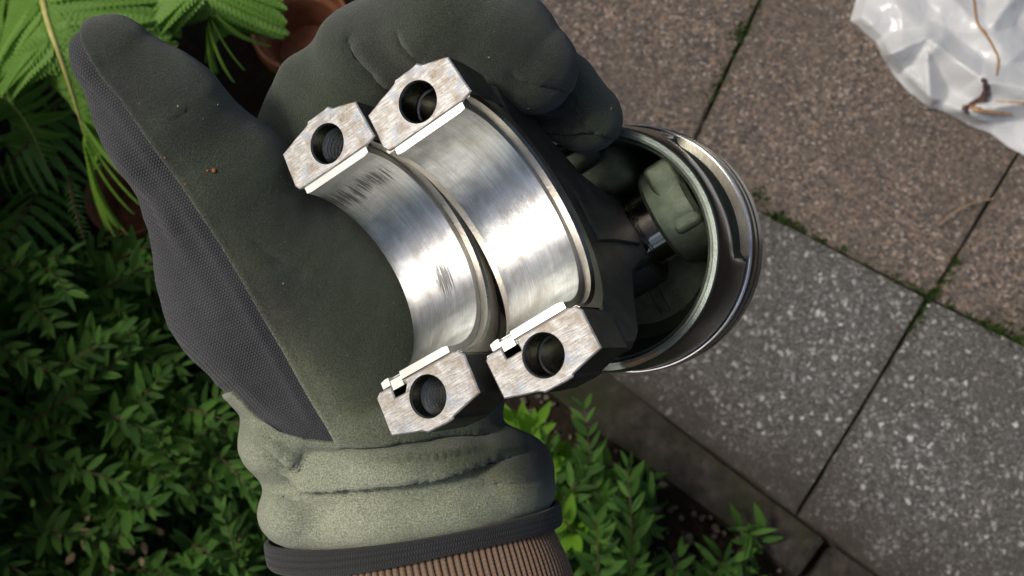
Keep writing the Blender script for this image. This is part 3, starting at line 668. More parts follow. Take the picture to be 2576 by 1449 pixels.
#=ENGINE PARTS=
# local frame of the rod: x along the bolt spacing, y across (crank axis), z out of the split face; millimetres
def frame(Rm, t): return MC @ Matrix.Diagonal((.001, .001, .001, 1)) @ (Matrix.Translation(t) @ Matrix(Rm).to_4x4())
M_ROD = frame(((.4319, .7985, -.4194), (-.8708, .4903, .0367), (.2349, .3493, .9071)), (-8.62, 15.73, -300.0))
M_CAP = frame(((.3814, .7895, -.4809), (-.8898, .4546, .0405), (.2506, .4124, .8759)), (-35.65, 5.52, -310.32))
PI = math.pi
def sub_poly(poly, n=3):
    out = []
    for i, p in enumerate(poly):
        q = poly[(i + 1) % len(poly)]
        for k in range(n): out.append((p[0] + (q[0] - p[0]) * k / n, p[1] + (q[1] - p[1]) * k / n))
    return out
def inset(poly, d):
    n = len(poly); out = []
    ar = sum(poly[i][0] * poly[(i + 1) % n][1] - poly[(i + 1) % n][0] * poly[i][1] for i in range(n))
    sgn = 1 if ar > 0 else -1
    for i in range(n):
        a, b, c = Vector(poly[i - 1]), Vector(poly[i]), Vector(poly[(i + 1) % n])
        e1 = (b - a).normalized(); e2 = (c - b).normalized(); n1 = Vector((-e1.y, e1.x)) * sgn; n2 = Vector((-e2.y, e2.x)) * sgn
        m = n1 + n2; l = m.length_squared; out.append(tuple(b + m * (2 * d / max(l, .8))))
    return out
def lug(poly, hole, hr, depth, taper, thread, name, parent, M4, face_mat, seed=0):
    """bolt boss: flat split face with a bored (threaded) hole, chamfered outline and tapering sides"""
    ar = sum(poly[i][0] * poly[(i + 1) % len(poly)][1] - poly[(i + 1) % len(poly)][0] * poly[i][1] for i in range(len(poly)))
    if ar < 0: poly = poly[::-1]
    poly = sub_poly(poly, 4); rnd = random.Random(seed)
    poly = [(x + .12 * fbm((x * .5, y * .5, seed)), y + .12 * fbm((x * .5, y * .5, seed + 9))) for x, y in poly]
    n = len(poly); hs = 48; mb = MB()
    top = inset(poly, .35); hc = [(hole[0] + (hr + .45) * math.cos(2 * PI * k / hs), hole[1] + (hr + .45) * math.sin(2 * PI * k / hs)) for k in range(hs)]
    pts = top + hc; tri = tessellate_polygon([[Vector((x, y, 0)) for x, y in top], [Vector((x, y, 0)) for x, y in hc]])
    fl = []
    for t in tri:
        a, b, c = (Vector(pts[i]) for i in t); fl.append(t if (b - a).cross(c - a) > 0 else t[::-1])
    mb.add([(x, y, 0) for x, y in pts], fl, [(x * .1, y * .1) for x, y in pts], 0)
    cx = sum(p[0] for p in poly) / n; cy = sum(p[1] for p in poly) / n
    loops = [[(x, y, 0) for x, y in top], [(x, y, -.35) for x, y in poly], [(x, y, -depth * .35) for x, y in poly], [(cx + (x - cx) * taper, cy + (y - cy) * taper, -depth * .8) for x, y in poly], [(cx + (x - cx) * taper * .8, cy + (y - cy) * taper * .8, -depth) for x, y in poly]]
    for k in range(4):
        v = loops[k] + loops[k + 1]; f = [(i, n + i, n + (i + 1) % n, (i + 1) % n) for i in range(n)]
        mb.add(v, f, [(p[0] * .1, p[1] * .1) for p in v], 0 if k == 0 else 1)
    mb.add(loops[-1], [tuple(range(n - 1, -1, -1))], None, 1)
    prof = [(hr + .45, 0), (hr, -.45), (hr, -4.6)]
    if thread:
        z = -4.6
        while z > -18: prof += [(hr - .05, z - .05), (hr - .95, z - .70), (hr - .95, z - .85), (hr - .05, z - 1.5)]; z -= 1.55
    else: prof += [(hr, -9), (hr - .5, -9.3), (hr - .5, -16), (hr + .2, -16.2)]
    prof += [(hr - .8, -depth + 1.5), (0.01, -depth + 1.2)]
    v = []; f = []
    for r, z in prof:
        v += [(hole[0] + r * math.cos(2 * PI * k / hs), hole[1] + r * math.sin(2 * PI * k / hs), z) for k in range(hs)]
    for j in range(len(prof) - 1):
        f += [(j * hs + k, j * hs + (k + 1) % hs, (j + 1) * hs + (k + 1) % hs, (j + 1) * hs + k) for k in range(hs)]
    b_ = len(mb.m); mb.add(v, f, None, 2)
    if thread:
        for q in range(3 * hs, len(f) - 2 * hs): mb.m[b_ + q] = 3 if (q // hs) % 4 in (0, 1) else 2
    return mb.obj(name, [face_mat, M_['forge'], M_['bore'], M_['thread']], parent, M4)
def half_ring(prof, name, parent, M4, mats, th0=1.2, seg=72, midx=None):
    """sweep of a closed (radius, y) profile round half a turn below the split face"""
    mb = MB(); k = len(prof); v = []; f = []; m = []
    for i in range(seg + 1):
        t = R(th0) + (PI - 2 * R(th0)) * i / seg
        v += [(max(-31.2, min(31.2, r * math.cos(t))), y, -r * math.sin(t)) for r, y in prof]
    for i in range(seg):
        for j in range(k): a = i * k + j; b = i * k + (j + 1) % k; f.append((a, b, b + k, a + k)); m.append(midx[j] if midx else 0)
    f.append(tuple(range(k))); m.append(0); f.append(tuple(range(seg * k + k - 1, seg * k - 1, -1))); m.append(0)
    mb.v = v; mb.f = f; mb.m = m; mb.u = [(0, 0)] * len(v)
    return mb.obj(name, mats, parent, M4)
def shell(name, parent, M4, mat, wear=None, w0=-11.2, w1=11.1, ri=27.8, ro=29.9):
    """half bearing shell with its locating tang pressed out at one end"""
    ys = sorted(set([w0 + (w1 - w0) * i / 14 for i in range(15)] + [-8.6, -4.8])); nt = 120
    th = [-.15 / ri + (PI + .3 / ri) * i / nt for i in range(nt + 1)]
    def cut(i, j): return i < 3 and ys[j] >= -8.61 and ys[j + 1] <= -4.79
    v = []; uv = []; wr = []; rm = []; ny = len(ys); f = []; mi = []
    for r in (ri, ro):
        for i, t in enumerate(th):
            for y in ys:
                rr = r
                if r == ri and (y in (ys[0], ys[-1])): rr += .35
                v.append((rr * math.cos(t), y, -rr * math.sin(t))); uv.append((t * ri * .1, y * .1))
                wr.append(wear(t, y) if wear else 0); rm.append(max(0, 1 - min(t, PI - t) / .22))
    o = ny * (nt + 1); I = lambda s, i, j: s * o + i * ny + j
    for i in range(nt):
        for j in range(ny - 1):
            if cut(i, j): continue
            f.append((I(0, i, j), I(0, i + 1, j), I(0, i + 1, j + 1), I(0, i, j + 1))); mi.append(0)
            f.append((I(1, i, j), I(1, i, j + 1), I(1, i + 1, j + 1), I(1, i + 1, j))); mi.append(1)
            for (di, dj, a, b) in ((-1, 0, (i, j + 1), (i, j)), (1, 0, (i + 1, j), (i + 1, j + 1)), (0, -1, (i, j), (i + 1, j)), (0, 1, (i + 1, j + 1), (i, j + 1))):
                ii, jj = i + di, j + dj
                if ii < 0 or jj < 0 or ii >= nt or jj >= ny - 1 or cut(ii, jj):
                    f.append((I(0, *a), I(0, *b), I(1, *b), I(1, *a))); mi.append(1)
    vv = xf(M4, v)
    s = obj(name, vv, f, [mat, M_['shelledge']], parent, 'auto', uvs=uv, midx=mi, attrs={'wear': wr, 'rim': rm})
    mb = MB(); a, b = ri + 1.0, ro + 1.5            # tang
    bx = [(a, -8.5, .0), (b, -8.5, .0), (b, -4.9, .0), (a, -4.9, .0), (a - 1.4, -8.5, -3.4), (ro + .2, -8.5, -4.6), (ro + .2, -4.9, -4.6), (a - 1.4, -4.9, -3.4)]
    mb.add(bx, [(0, 1, 2, 3), (4, 7, 6, 5), (0, 4, 5, 1), (1, 5, 6, 2), (2, 6, 7, 3), (3, 7, 4, 0)]); mb.obj('locating_tang', M_['shelledge'], s, M4, smooth=False)
    return s
LUG_B = [(30.1, -13.0), (31.0, -14.3), (41.6, -14.2), (44.4, -5.0), (45.3, -3.6), (45.5, 2.0), (45.3, 4.6), (44.7, 5.2), (42.6, 14.5), (32.2, 14.6), (30.6, 13.4), (30.2, 11.4), (30.2, -4.4), (33.3, -4.4), (33.3, -8.9), (30.2, -8.9)]
LUG_T = [(-30.2, 11.6), (-31.0, 14.6), (-42.6, 13.2), (-45.0, 6.0), (-46.3, 4.6), (-46.0, 2.8), (-46.0, -2.8), (-45.2, -3.6), (-42.2, -14.2), (-32.1, -14.2), (-30.6, -13.2), (-30.2, -11.0)]
HB, HT = (37.1, .3), (-37.1, .3)
rod_prof = [(30.0, -13.6), (30.0, 11.3), (30.35, 11.5), (30.35, 13.4), (31.2, 14.2), (34.6, 14.2), (35.0, 13.2), (36.6, 12.9), (38.0, 11.6), (38.0, -11.6), (36.6, -12.9), (34.6, -14.2), (31.2, -14.2)]
rod_mi = [0, 0, 0, 2, 0, 2, 2, 1, 1, 1, 1, 0, 0]
cap_prof = [(30.0, -11.8), (30.0, 11.3), (30.35, 11.5), (30.35, 13.2), (31.0, 13.9), (34.2, 13.9), (34.4, 13.3), (34.9, 13.5), (35.2, 13.0), (35.7, 13.2), (36.0, 12.7), (36.4, 12.9), (36.8, 12.2), (37.8, 11.0), (37.8, -11.0), (36.0, -12.2), (34.2, -12.6), (30.6, -12.6)]
cap_mi = [0, 0, 0, 2, 0, 2, 2, 2, 2, 2, 2, 2, 1, 1, 1, 0, 0, 0]
# --- loose bearing cap
cap = empty('bearing_cap', M_CAP @ Vector((0, 0, -38)), 'loose steel bearing cap with badly scored shell and threaded bolt holes, nearest the thumb', 'bearing cap')
lug(LUG_B, HB, 5.15, 24, .96, True, 'bolt_boss', cap, M_CAP, M_['face'], 3); lug(LUG_T, HT, 5.15, 24, .96, True, 'bolt_boss', cap, M_CAP, M_['face'], 8)
half_ring(cap_prof, 'cap_body', cap, M_CAP, [M_['ring'], M_['forge'], M_['bore']], midx=cap_mi)
def cap_wear(t, y):        # scored zone: towards the top end and a patch in the middle, near the outer edge
    a = math.exp(-((t - 2.75) / .22) ** 2) * (1.0 if y < 9 else .5); b = 1.15 * math.exp(-((t - 1.45) / .30) ** 2 - ((y - 3.0) / 4.2) ** 2)
    return max(a, b)
shell('bearing_shell', cap, M_CAP, M_['shellB'], cap_wear)
# --- connecting rod with piston
asm = empty('piston_and_connecting_rod', M_ROD @ Vector((0, 0, -130)), 'aluminium piston still pinned to its connecting rod, smooth bright bearing shell facing up', 'piston')
body = MB(); arc = []
for k in range(41): t = R(40) + (PI - R(80)) * k / 40; arc.append((35.5 * math.cos(t), -35.5 * math.sin(t)))
right = [(31, -25.2), (41.5, -25.5), (41.5, -32), (38, -41), (28, -52), (18, -64), (13.5, -78), (12.0, -90)]
low = [(15.5 * math.cos(t), -101 - 15.5 * math.sin(t)) for t in [R(150) - 0 * k for k in range(0)]]
outl = arc[::-1]; left = [(-x, z) for x, z in right]
outl = [p for p in arc] + left + right[::-1]       # arc runs right to left, down the left flank, up the right
def slab_body(outl, ws, bev):
    n = len(outl); tri = tessellate_polygon([[Vector((x, z, 0)) for x, z in outl]]); ins = inset(outl, bev); v = []; f = []
    for s in (1, -1):
        b = len(v); v += [(x, s * ws, z) for x, z in ins]; f += [tuple(b + i for i in t) for t in tri]
        b2 = len(v); v += [(x, s * (ws - bev), z) for x, z in outl]; f += [(b + i, b + (i + 1) % n, b2 + (i + 1) % n, b2 + i) for i in range(n)]
    f += [(n + i, n + (i + 1) % n, 3 * n + (i + 1) % n, 3 * n + i) for i in range(n)]
    return v, f
def fix(o):
    import bmesh
    bm = bmesh.new(); bm.from_mesh(o.data); bmesh.ops.remove_doubles(bm, verts=bm.verts, dist=1e-7); bmesh.ops.recalc_face_normals(bm, faces=bm.faces); bm.to_mesh(o.data); bm.free()
    o.data.set_sharp_from_angle(angle=R(32)); return o
rod = MB(); v, f = slab_body(outl, 12.6, 1.6); rod.add(v, f)
rod_o = fix(rod.obj('connecting_rod', M_['forge'], asm, M_ROD))
for s in (1, -1):                                   # fluting of the beam
    v, f = slab_body([(8.2, -46), (7.0, -60), (6.4, -84), (-6.4, -84), (-7.0, -60), (-8.2, -46)], .8, .4); v = [(x, y + s * 12.7, z) for x, y, z in v]
    mb = MB(); mb.add(v, f); fix(mb.obj('web', M_['forge'], rod_o, M_ROD))
lug(LUG_B, HB, 5.25, 26, .95, False, 'bolt_boss', rod_o, M_ROD, M_['face'], 5); lug(LUG_T, HT, 5.25, 26, .95, False, 'bolt_boss', rod_o, M_ROD, M_['face'], 11)
half_ring(rod_prof, 'big_end', rod_o, M_ROD, [M_['ring'], M_['forge'], M_['bore']], midx=rod_mi)
shell('bearing_shell', rod_o, M_ROD, M_['shellA'])
# piston frame: x as the rod, y pin axis, z towards the crown
TILT = -.08; cT, sT = math.cos(TILT), math.sin(TILT)
M_PIS = M_ROD @ Matrix(((cT, 0, sT, 0), (0, -1, 0, 1.3), (sT, 0, -cT, -100.2), (0, 0, 0, 1)))
def cyl_y(r, y0, y1, seg=48, ch=.6, ri=None):
    prof = [(ri or .01, y0), (r - ch, y0), (r, y0 + ch), (r, y1 - ch), (r - ch, y1), (ri or .01, y1)]
    if ri: prof.append((ri, y0))
    v = []; f = []; k = len(prof)
    for i in range(seg): t = 2 * PI * i / seg; v += [(rr * math.cos(t), y, rr * math.sin(t)) for rr, y in prof]
    for i in range(seg):
        for j in range(k - 1): a = i * k + j; b = ((i + 1) % seg) * k + j; f.append((a, a + 1, b + 1, b))
    return v, f
mb = MB(); v, f = cyl_y(17, -9.5, 9.5, 48, 1.0, 12.1); mb.add(v, f); fix(mb.obj('small_end', M_['forge'], rod_o, M_PIS))
SEG = 220
skirt_out = [(35.7, -20.8), (36.5, -21.0), (36.55, -20.7), (37.9, -20.9), (38.29, -20.4), (38.7, -17.0), (39.32, -12.0), (39.8, -6.0), (40.19, 0), (40.46, 5), (40.71, 9.5), (41.04, 9.9), (41.08, 10.6), (39.35, 10.7), (39.5, 13.6), (41.46, 13.7), (41.59, 16.8), (39.63, 16.9), (39.63, 19.2), (41.8, 19.3), (41.8, 22.2), (39.63, 22.3), (39.63, 24.2), (41.9, 24.3), (41.9, 29.4), (41.07, 30.2), (0.01, 30.3)]
out_mi = [1, 1, 1, 1, 2, 2, 2, 2, 2, 2, 3, 3, 3, 3, 3, 3, 3, 3, 3, 3, 3, 3, 3, 3, 3, 3]
inn = [(.01, 21.0), (26, 20.9), (30.5, 17.5), (32.6, 10), (33.2, 0), (33.8, -10), (34.3, -17.5), (35.0, -18.0), (35.3, -20.0), (35.7, -20.8)]
prof = inn + skirt_out[1:]; pmi = [0] * 8 + [1] + out_mi
mb = MB(); v = []; f = []; m = []; k = len(prof)
def recess(ph, z, r):
    # shallow cast pockets outside the pin bosses
    if r < 38.2 or z < -9 or z > 9.6: return 0
    d = abs((ph + PI / 2 + PI) % (2 * PI) - PI); d2 = abs((ph - PI / 2 + PI) % (2 * PI) - PI); d = min(d, d2)
    a = max(0, min(1, (.62 - d) / .07)); zz = max(0, min(1, (z + 8.5 - 4 * d) / 3.0))
    return a * zz
for i in range(SEG):
    t = 2 * PI * i / SEG
    for r, z in prof: r2 = r - 2.3 * recess(t, z, r); v.append((r2 * math.cos(t), r2 * math.sin(t), z))
for i in range(SEG):
    t = 2 * PI * (i + .5) / SEG
    for j in range(k - 1):
        a = i * k + j; b = ((i + 1) % SEG) * k + j; f.append((a, b, b + 1, a + 1)); r, z = prof[j]; zz = (z + prof[j + 1][1]) / 2
        m.append(0 if (pmi[j] == 2 and recess(t, zz, r) > .4) else pmi[j])
mb.v = v; mb.f = f; mb.m = m; mb.u = [(0, 0)] * len(v)
pis = fix(mb.obj('piston', [M_['cast'], M_['rim'], M_['skirt'], M_['land']], asm, M_PIS))
def ringpart(name, r, z0, z1, mat, gap0, gapw=.012, ri=38.6):
    v = []; f = []; n = 160; pr = [(ri, z0), (r - .15, z0), (r, z0 + .15), (r, z1 - .15), (r - .15, z1), (ri, z1)]
    for i in range(n + 1): t = gap0 + gapw + (2 * PI - 2 * gapw) * i / n; v += [(a * math.cos(t), a * math.sin(t), z) for a, z in pr]
    for i in range(n):
        for j in range(6): a = i * 6 + j; b = i * 6 + (j + 1) % 6; f.append((a, b, b + 6, a + 6))
    f += [tuple(range(6)), tuple(range(n * 6 + 5, n * 6 - 1, -1))]
    mb = MB(); mb.add(v, f); return fix(mb.obj(name, mat, pis, M_PIS))
ringpart('oil_ring', 41.55, 10.9, 11.8, M_['chrome'], 2.4); ringpart('oil_ring', 41.55, 12.5, 13.4, M_['chrome'], 2.2)
ringpart('compression_ring', 41.95, 17.1, 19.0, M_['land'], 4.0); ringpart('compression_ring', 42.1, 22.5, 24.0, M_['land'], .9)
def rbox(x0, x1, y0, y1, z0, z1, b):
    """box with all edges rounded off"""
    import bmesh
    bm = bmesh.new(); bmesh.ops.create_cube(bm, size=1.0)
    for q in bm.verts: q.co = (x0 + (q.co.x + .5) * (x1 - x0), y0 + (q.co.y + .5) * (y1 - y0), z0 + (q.co.z + .5) * (z1 - z0))
    bmesh.ops.bevel(bm, geom=list(bm.edges), offset=b, segments=4, profile=.5, affect='EDGES')
    v = [tuple(q.co) for q in bm.verts]; f = [tuple(q.index for q in p.verts) for p in bm.faces]; bm.free(); return v, f
for s in (1, -1):
    mb = MB(); y = sorted((s * 18.6, s * 33))
    v, f = cyl_y(17.0, y[0], y[1], 40, 1.5, 12.3); mb.add(v, f)
    v, f = rbox(-15, 9.0, y[0] + (4.0 if s > 0 else 0), y[1] - (0 if s > 0 else 4.0), -16.4, 21, 2.6); v = [(x, yy, z) for x, yy, z in v]; mb.add([p for p in v], f)
    v, f = rbox(-17, 17, y[0], y[1], 2, 22, 2.5); mb.add(v, f)
    mb.obj('pin_boss', M_['cast'], pis, M_PIS)
for s in (-1,):
    mb = MB(); v, f = rbox(s * 24 - 9, s * 24 + 9, -20, 18, -7.5, 21, 5.5); mb.add(v, f)
    v, f = rbox(s * 31 - 4.5, s * 31 + 4.5, -14, 12, -12, 21, 3.5); mb.add(v, f)
    mb.obj('skirt_rib', M_['cast'], pis, M_PIS)
mb = MB(); v, f = cyl_y(12.0, -31, 31, 64, .8, 7.0); mb.add(v, f); pin = fix(mb.obj('piston_pin', M_['pin'], pis, M_PIS))
for yy in (-12.2, -13.0):
    mb = MB(); v, f = cyl_y(12.2, yy - .2, yy + .22, 64, .1, 9.5); mb.add(v, f); fix(mb.obj('oil_line', M_['bore'], pin, M_PIS))
# varnish smear on the skirt rim
v = []; f = []
for i in range(25):
    t = R(-2) + R(20) * i / 24; e = math.sin(PI * i / 24) ** .5; r0 = 36.8 - .3 * e; r1 = 36.9 + .7 * e
    v += [(r0 * math.cos(t), r0 * math.sin(t), -21.02), (r1 * math.cos(t), r1 * math.sin(t), -21.0)]
for i in range(24): f.append((2 * i, 2 * i + 1, 2 * i + 3, 2 * i + 2))
mb = MB(); mb.add(v, f); mb.obj('varnish_smear', M_['rust'], pis, M_PIS)

def cast_text(body, x0, y0, size, boxed=False):
    """raised casting mark on the crown's underside, read from the open end"""
    cu = bpy.data.curves.new('txt', 'FONT'); cu.body = body; cu.size = size; cu.extrude = .35; cu.resolution_u = 3; cu.space_character = 1.08
    to = bpy.data.objects.new('txt', cu); COL.objects.link(to); bpy.context.view_layer.update()
    me = bpy.data.meshes.new_from_object(to.evaluated_get(bpy.context.evaluated_depsgraph_get())); bpy.data.objects.remove(to)
    pts = [(x0 - q.co.x, y0 + q.co.y, 20.75 - q.co.z) for q in me.vertices]; fc = [tuple(p.vertices) for p in me.polygons]
    mb = MB(); mb.add(pts, fc)
    if boxed:
        L = max(q.co.x for q in me.vertices) + .7; hh = size * .72 + .6
        for (a, b, c, d) in ((x0 + .7, x0 + .35, y0 - .6, y0 + hh), (x0 - L + .35, x0 - L, y0 - .6, y0 + hh), (x0 + .7, x0 - L, y0 - .6, y0 - .25), (x0 + .7, x0 - L, y0 + hh - .35, y0 + hh)):
            v_, f_ = rbox(min(a, b), max(a, b), min(c, d), max(c, d), 20.3, 21.2, .08); mb.add(v_, f_)
    bpy.data.meshes.remove(me)
    o = mb.obj('casting_mark', M_['cast'], pis, M_PIS); return o
cast_text('TRRI', 23.5, .2, 3.6, True); cast_text('356F31X', 27.2, -6.0, 3.4)
#=GLOVED HAND=
# lens-aligned millimetre frame for the hand
M_MM = MC @ Matrix.Diagonal((.001, .001, .001, 1))
def mm(px, py, D): return np.array([(px - 1288) * D / 3000, (724.5 - py) * D / 3000, -D])
H = 0.72
lo = np.array([-126., -92., -400.]); hi = np.array([72., 90., -304.])
nx, ny, nz = (np.ceil((hi - lo) / H).astype(int) + 1)
gx = (lo[0] + H * np.arange(nx)).astype(np.float32); gy = (lo[1] + H * np.arange(ny)).astype(np.float32); gz = (lo[2] + H * np.arange(nz)).astype(np.float32)
D_ = np.full((nx, ny, nz), 30.0, np.float32)
def sub(a, b):
    i0 = np.clip(((a - lo) / H).astype(int), 0, None); i1 = np.ceil((b - lo) / H).astype(int) + 1
    return tuple(slice(int(p), int(q)) for p, q in zip(i0, i1))
def smin(a, b, k):
    h = np.clip(.5 + .5 * (b - a) / k, 0, 1); return b * (1 - h) + a * h - k * h * (1 - h)
def capsule(A, B, ra, rb, sz=1.0, pad=14):
    lo_ = np.minimum(A - ra, B - rb) - pad; hi_ = np.maximum(A + ra, B + rb) + pad; s = sub(lo_, hi_)
    X = gx[s[0]][:, None, None]; Y = gy[s[1]][None, :, None]; Z = gz[s[2]][None, None, :] / sz
    a = A.copy(); b = B.copy(); a[2] /= sz; b[2] /= sz; d = b - a; L = d @ d + 1e-9
    h = np.clip(((X - a[0]) * d[0] + (Y - a[1]) * d[1] + (Z - a[2]) * d[2]) / L, 0, 1)
    q = np.sqrt((X - a[0] - h * d[0]) ** 2 + (Y - a[1] - h * d[1]) ** 2 + (Z - a[2] - h * d[2]) ** 2)
    return s, (q - (ra + (rb - ra) * h)).astype(np.float32)
def ellips(C, rad, rot=0.0, pad=12):
    m = max(rad[0], rad[1]); e = np.array([m, m, rad[2]]); s = sub(C - e - pad, C + e + pad)
    X = gx[s[0]][:, None, None] - C[0]; Y = gy[s[1]][None, :, None] - C[1]; Z = gz[s[2]][None, None, :] - C[2]
    c, sn = math.cos(rot), math.sin(rot); x = X * c + Y * sn; y = -X * sn + Y * c
    k0 = np.sqrt((x / rad[0]) ** 2 + (y / rad[1]) ** 2 + (Z / rad[2]) ** 2) + 1e-6
    k1 = np.sqrt((x / rad[0] ** 2) ** 2 + (y / rad[1] ** 2) ** 2 + (Z / rad[2] ** 2) ** 2) + 1e-6
    return s, (k0 * (k0 - 1) / k1).astype(np.float32)
def add(sd, k): s, d = sd; D_[s] = smin(D_[s], d, k)
def chain(pts, k, sz=1.0, k0=None):
    for i in range(len(pts) - 1):
        a, b = pts[i], pts[i + 1]; add(capsule(mm(*a[:3]), mm(*b[:3]), a[3], b[3], sz), k0 if (k0 and i == 0) else k)
def carve(pts, r, k):
    for i in range(len(pts) - 1):
        s, d = capsule(mm(*pts[i]), mm(*pts[i + 1]), r, r, 1.0, 6); D_[s] = -smin(-D_[s], d, k)
# palm and heel
chain([(760, 620, 366, 20), (960, 800, 368, 22), (1090, 990, 364, 21)], 10, .85)
chain([(960, 800, 368, 22), (880, 960, 364, 26)], 10, .85)
# thumb with its ball
chain([(286, 150, 324, 11.6), (414, 300, 330, 15.8), (548, 484, 340, 20.6), (655, 705, 352, 28.0), (790, 905, 358, 27)], 9, .82)
add(ellips(mm(830, 800, 356), (26, 34, 20), .55), 9)
# first finger curled over the rod, then the second finger below its tip
chain([(700, 520, 366, 14), (800, 385, 364, 14.8), (930, 160, 352, 16), (1120, 66, 342, 17.8), (1250, 110, 340, 15.5), (1338, 170, 340, 12.8)], 4, 1.0, 8)
D1 = D_.copy()
D_[:] = 30.0
chain([(1140, 120, 368, 13), (1300, 200, 366, 12.5), (1400, 235, 362, 11.8), (1476, 296, 360, 10.4)], 4)
D_ = smin(D1, D_, 1.2); del D1
add(capsule(mm(692, 330, 362), mm(770, 225, 358), 5.0, 9), 9)
def surf(px, py):
    for q in range(240):
        d = 300 + q * .4; p = ((mm(px, py, d) - lo) / H).round().astype(int)
        if (p >= 0).all() and p[0] < nx and p[1] < ny and p[2] < nz and D_[tuple(p)] < 0: return d
    return 360
def crease(pts, r, k, deep=.0):
    P = [(x, y, surf(x, y) + deep) for x, y in pts]; carve(P, r, k)
# cuff: gathered rolls
add(ellips(mm(985, 1190, 366), (39, 27, 24)), 5)
add(ellips(mm(905, 1060, 362), (34.0, 9.0, 25), R(3)), 5)
add(ellips(mm(985, 1145, 365), (37.5, 11.0, 27), R(3)), 4)
add(ellips(mm(702, 1128, 358), (11.6, 9.0, 17), R(-20)), 5)
add(ellips(mm(1034, 1275, 367), (43.6, 12.5, 30), R(6.5)), 5)
add(ellips(mm(748, 1295, 357), (11.0, 8.0, 15), R(-10)), 5)
add(ellips(mm(1290, 1180, 364), (12, 11, 18), R(-20)), 5)
# creases and folds
crease([(878, 100), (905, 145), (945, 185), (1005, 236)], .9, 1.6, .3)
crease([(1005, 85), (1020, 112), (1062, 152)], .6, 1.4, .2)
crease([(1285, 186), (1330, 205), (1380, 214), (1420, 222)], .5, 2.0, .1)
crease([(1330, 325), (1420, 332), (1490, 326), (1540, 342)], .6, 1.6, .2)
crease([(1440, 252), (1462, 288), (1490, 322)], .5, 1.4, .2)
crease([(1310, 290), (1370, 300), (1430, 292)], .8, 3, .2)
crease([(412, 309), (445, 294), (478, 271)], .35, 1.0, .1)
crease([(640, 610), (700, 660), (760, 690)], .25, 3, .0)
# soft wrinkles in the whole skin
X = gx[:, None, None]; Y = gy[None, :, None]; Z = gz[None, None, :]
D_ += (.35 * np.sin(X * .21 + 1.7 * np.sin(Y * .11) + Z * .05) * np.sin(Y * .17 + Z * .13 + 1.1)).astype(np.float32)
D_ += (.10 * np.sin(X * .62 + 2.1 * np.sin(Y * .31)) * np.sin(Y * .55 + Z * .4)).astype(np.float32)
D_[[0, -1]] = np.maximum(D_[[0, -1]], 1); D_[:, [0, -1]] = np.maximum(D_[:, [0, -1]], 1); D_[:, :, [0, -1]] = np.maximum(D_[:, :, [0, -1]], 1)
def surface_nets(d):
    ins = d < 0; c = np.zeros(tuple(n - 1 for n in d.shape), np.uint8)
    for i in (0, 1):
        for j in (0, 1):
            for k in (0, 1): c += ins[i:d.shape[0] - 1 + i, j:d.shape[1] - 1 + j, k:d.shape[2] - 1 + k]
    cells = np.argwhere((c > 0) & (c < 8)); idx = np.full(c.shape, -1, np.int64); idx[tuple(cells.T)] = np.arange(len(cells))
    acc = np.zeros((len(cells), 3)); cnt = np.zeros(len(cells)); cor = [np.array(p) for p in np.ndindex(2, 2, 2)]
    for a in cor:
        for ax in range(3):
            if a[ax]: continue
            b = a.copy(); b[ax] = 1; da = d[tuple((cells + a).T)].astype(float); db = d[tuple((cells + b).T)].astype(float); m = (da < 0) != (db < 0)
            t = np.where(m, da / np.where(m, da - db, 1), 0); p = a + np.outer(t, b - a); acc[m] += p[m]; cnt[m] += 1
    v = cells + acc / cnt[:, None]; faces = []
    for ax in range(3):
        o = [np.array(p) for p in ([(0, 0, 0), (0, -1, 0), (0, -1, -1), (0, 0, -1)], [(0, 0, 0), (0, 0, -1), (-1, 0, -1), (-1, 0, 0)], [(0, 0, 0), (-1, 0, 0), (-1, -1, 0), (0, -1, 0)])[ax]]
        sl0 = [slice(None)] * 3; sl1 = [slice(None)] * 3; sl0[ax] = slice(0, -1); sl1[ax] = slice(1, None)
        A = ins[tuple(sl0)]; B = ins[tuple(sl1)]; e = np.argwhere(A != B)
        e = e[np.all((e >= 1) & (e < np.array(c.shape)), axis=1)]
        q = np.stack([idx[tuple((e + k).T)] for k in o], 1); fl = A[tuple(e.T)]; q[~fl] = q[~fl][:, ::-1]; faces.append(q)
    return v, np.concatenate(faces)
V, Q = surface_nets(D_); V = V * H + lo; del D_
T = np.concatenate([Q[:, [0, 1, 2]], Q[:, [0, 2, 3]]])
def vnormals(V, T):
    n = np.cross(V[T[:, 1]] - V[T[:, 0]], V[T[:, 2]] - V[T[:, 0]]); N = np.zeros_like(V)
    for k in range(3): np.add.at(N, T[:, k], n)
    return N / (np.linalg.norm(N, axis=1)[:, None] + 1e-12)
